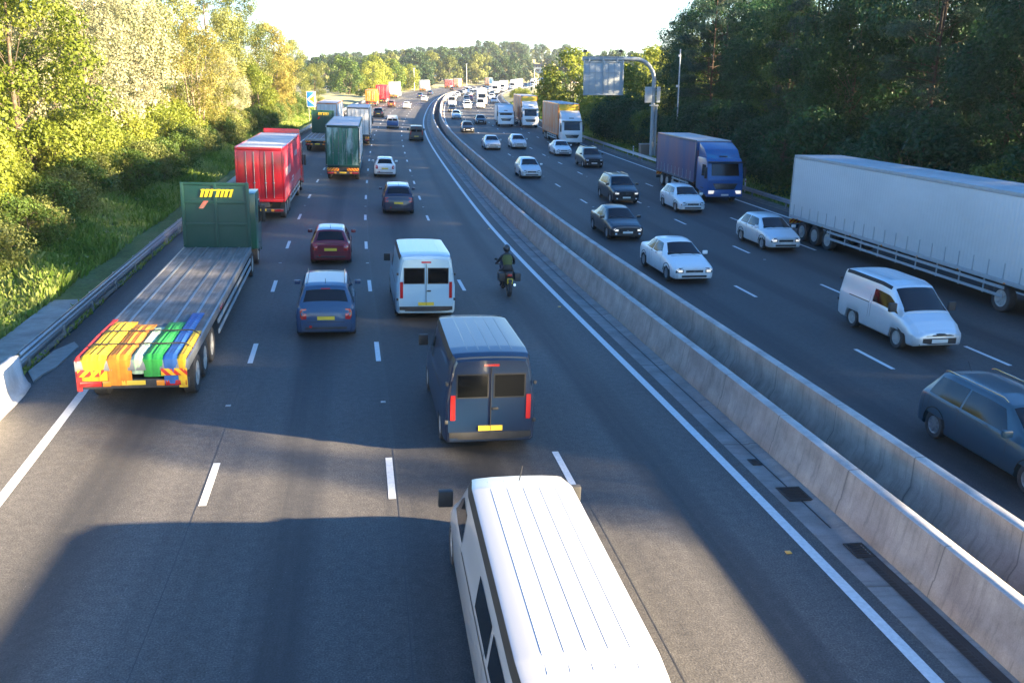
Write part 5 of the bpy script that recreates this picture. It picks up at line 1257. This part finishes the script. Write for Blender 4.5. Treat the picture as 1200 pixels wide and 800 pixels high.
mb.box(-7.05,-3.35,-.46,-.4215,AR-1.32,AR-1.27,.004)
mb.build('sign_frame',M['steelpaint'],sg)
mb=MB(); 
for x in(-6.6,-5.2,-3.8): mb.box(x-.08,x+.08,-.30,.16,AR-.3,AR+.1,.015)
mb.box(-7.2,-3.2,-.20,.20,AR+.16,AR+.22,.01); mb.build('hangers',M['steelpaint'],e)
pn=MB().box(-.95,-.24,-.30,-.22,AR-4.1,AR-2.6,.015).box(.24,.60,-.30,-.22,AR-4.1,AR-2.6,.015).build('small_panel',M['panelgrey'],e)
MB().box(-1.0,.64,-.22,-.18,AR-3.5,AR-3.42,.01).box(-1.0,.64,-.22,-.18,AR-2.95,AR-2.87,.01).build('panel_rails',M['steelpaint'],e)
for x in(-6.95,-3.45): MB().tube([(x,0,AR+.2),(x,0,AR+.65)],.03,8).box(x-.16,x+.16,-.12,.3,AR+.62,AR+.84,.04).build('camera',M['black'],e)
e=empty('cctv_pole',Matrix.Translation(G(87.7,29.9))); tag(e,'thin pale grey pole with small sensors, right of the gantry','pole')
MB().tube([(0,0,-.3),(0,0,10.6)],.085,10,.06).build('mast',M['panelgrey'],e)
MB().box(-.25,-.06,-.08,.08,7.1,7.3,.03).box(-.16,.06,-.1,.1,9.9,10.1,.03).box(-.14,.14,-.14,.14,.6,1.1,.02).build('sensor',M['box_white'],e)
mb=MB(); mb.box(-.85,.85,-.5,.5,-.2,1.45,.02); x=mb.build('brick_base',None or simple('brick_reddish',(.22,.16,.12),.9,dirt=.5,scale=12)); x.matrix_world=Matrix.Translation(G(91.2,28.1)); tag(x,'low brown brick box at the foot of the gantry','brick base')
mb=MB().box(-.88,.88,-.53,.53,1.45,1.53,.015); y=mb.build('cap',M['plainconc'],x)
for i,lab in enumerate(('grey roadside cabinet nearest the gantry post','grey roadside cabinet in the middle of three','grey roadside cabinet farthest right of three')):
    e=empty('roadside_cabinet',Matrix.Translation(G(89.0-.1*i,29.35+.82*i))); tag(e,lab,'cabinet')
    MB().box(-.36,.36,-.25,.25,-.1,1.45,.02).build('cabinet_body',M['steelpaint'],e); MB().box(-.33,.33,-.265,-.25,.05,1.36,.006).build('door',M['panelgrey'],e); MB().box(-.40,.40,-.30,.30,1.45,1.51,.012).build('lid',M['steelpaint'],e)
# blue information sign on the left
e=empty('road_sign',Matrix.Translation(G(150,-10.6))@Matrix.Rotation(-phi(150),4,'Z')); tag(e,'blue road sign with a white-edged orange triangle, at the far end of the left bank','road sign')
M['sign_blue']=simple('sign_blue',(.02,.16,.52),.35,dirt=.05); M['sign_white']=simple('sign_white',(.8,.8,.8),.35,dirt=.05); M['sign_orange']=simple('sign_orange',(.85,.36,.03),.4); M['sign_red']=simple('sign_red',(.6,.04,.03),.4)
for x in(-.45,.45): MB().tube([(x,.03,-.3),(x,.03,4.6)],.04,8).build('post',M['steel'],e)
pnl=MB().box(-.72,.72,-.04,0,2.4,4.75,.02).build('sign_board',M['sign_white'],e)
MB().box(-.64,.64,-.050,-.038,2.48,4.67,.004).build('blue_field',M['sign_blue'],pnl)
MB().prism([(-.62,3.55),(.62,4.66),(.62,2.50)],-.056,-.047,'y').build('white_triangle',M['sign_white'],pnl)
MB().prism([(-.36,3.55),(.46,4.15),(.46,2.98)],-.064,-.054,'y').build('orange_triangle',M['sign_orange'],pnl)
mb=MB().prism([(-.05,3.45),(.12,3.75),(.05,3.40)],-.070,-.062,'y').prism([(.12,3.30),(.34,3.42),(.30,3.12)],-.070,-.062,'y').prism([(.15,3.7),(.36,3.95),(.30,3.62)],-.070,-.062,'y'); mb.build('red_marks',M['sign_red'],pnl)
# marker posts, far lamp posts
for s,lab in((95,'white marker post just left of the gantry base'),(64,'white marker post between the gantry and the blue lorry')):
    e=empty('marker_post',Matrix.Translation(G(s,27.6))); tag(e,lab,'marker post'); MB().box(-.05,.05,-.03,.03,-.2,1.0,.02).build('post',M['sign_white'],e); MB().box(-.035,.035,-.036,-.030,.75,.85).build('reflector',M['tail'],e)
for s,o,h,lab in((380,-11.5,8.5,'grey lamp post beside the distant green trees'),(505,-13,11,'tall white lamp mast standing against the dark wooded hillside'),(470,29,9,'white post beside the distant white lorries')):
    e=empty('lamp_post',Matrix.Translation(G(s,o))); tag(e,lab,'lamp post'); MB().tube([(0,0,-.3),(0,0,h)],.15,8,.10).build('mast',M['box_white'],e); MB().box(-.5,.5,-.2,.2,h-.1,h+.08,.04).build('lamp_head',M['panelgrey'],e)
# houses beyond the fields
def house(az,r,w,d_,hh,wall,roof,label,rot=.4,sc=1):
    p=GW(az,r); e=empty('house',Matrix.Translation(p)@Matrix.Rotation(rot,4,'Z')); tag(e,label,'house')
    MB().box(-w/2,w/2,-d_/2,d_/2,-1,hh).build('wall',M[wall],e)
    r_=MB().prism([(-d_/2-.4,hh),(d_/2+.4,hh),(0,hh+d_*.42)],-w/2-.4,w/2+.4,'x').build('roof',M[roof],e)
    MB().box(w*.25,w*.25+.9,-.5,.5,hh+d_*.2,hh+d_*.42+1.2).build('chimney',M[roof],r_)
    for i in range(4):
        for k in(0,1):
            x=-w/2+w*(i+.5)/4; MB().box(x-.5,x+.5,-d_/2-.04,-d_/2+.05,.9+2.7*k,2.2+2.7*k).build('window',M['glass'],e)
    MB().box(-.5,.5,-d_/2-.06,-d_/2+.02,0,2.1).build('door',M['p_brown'],e)
M['roof_tile']=simple('brown_roof_tiles',(.14,.09,.07),.85,dirt=.4); M['render_white']=simple('white_render',(.7,.69,.66),.8)
house(-4.1,455,15,8,5.6,'render_white','roof_tile','white house half hidden by trees beyond the left field',.5)
house(8.2,800,9,6,4.0,'render_white','roof_tile','brown-roofed farmhouse on the far right slope',-.3); house(8.6,810,10,6,3.0,'roof_tile','roof_tile','long low brown barn beside the distant farmhouse',.25)

# ---------------------------------------------------------------- evening air
bm=bmesh.new(); bmesh.ops.create_cube(bm,size=1)
for v in bm.verts: v.co=Vector((50+v.co.x*4200,1450+v.co.y*3500,30+v.co.z*110))
me=bpy.data.meshes.new('haze'); bm.to_mesh(me); bm.free()
m=bpy.data.materials.new('evening_haze'); m.use_nodes=True; n=m.node_tree; n.nodes.clear()
pv=n.nodes.new('ShaderNodeVolumePrincipled'); pv.inputs['Density'].default_value=.00013; pv.inputs['Color'].default_value=(.78,.88,1,1); pv.inputs['Anisotropy'].default_value=.3
oo=n.nodes.new('ShaderNodeOutputMaterial'); n.links.new(pv.outputs[0],oo.inputs['Volume']); me.materials.append(m)
x=link('haze',me); tag(x,'thin pale evening haze over the valley','haze',kind='stuff')
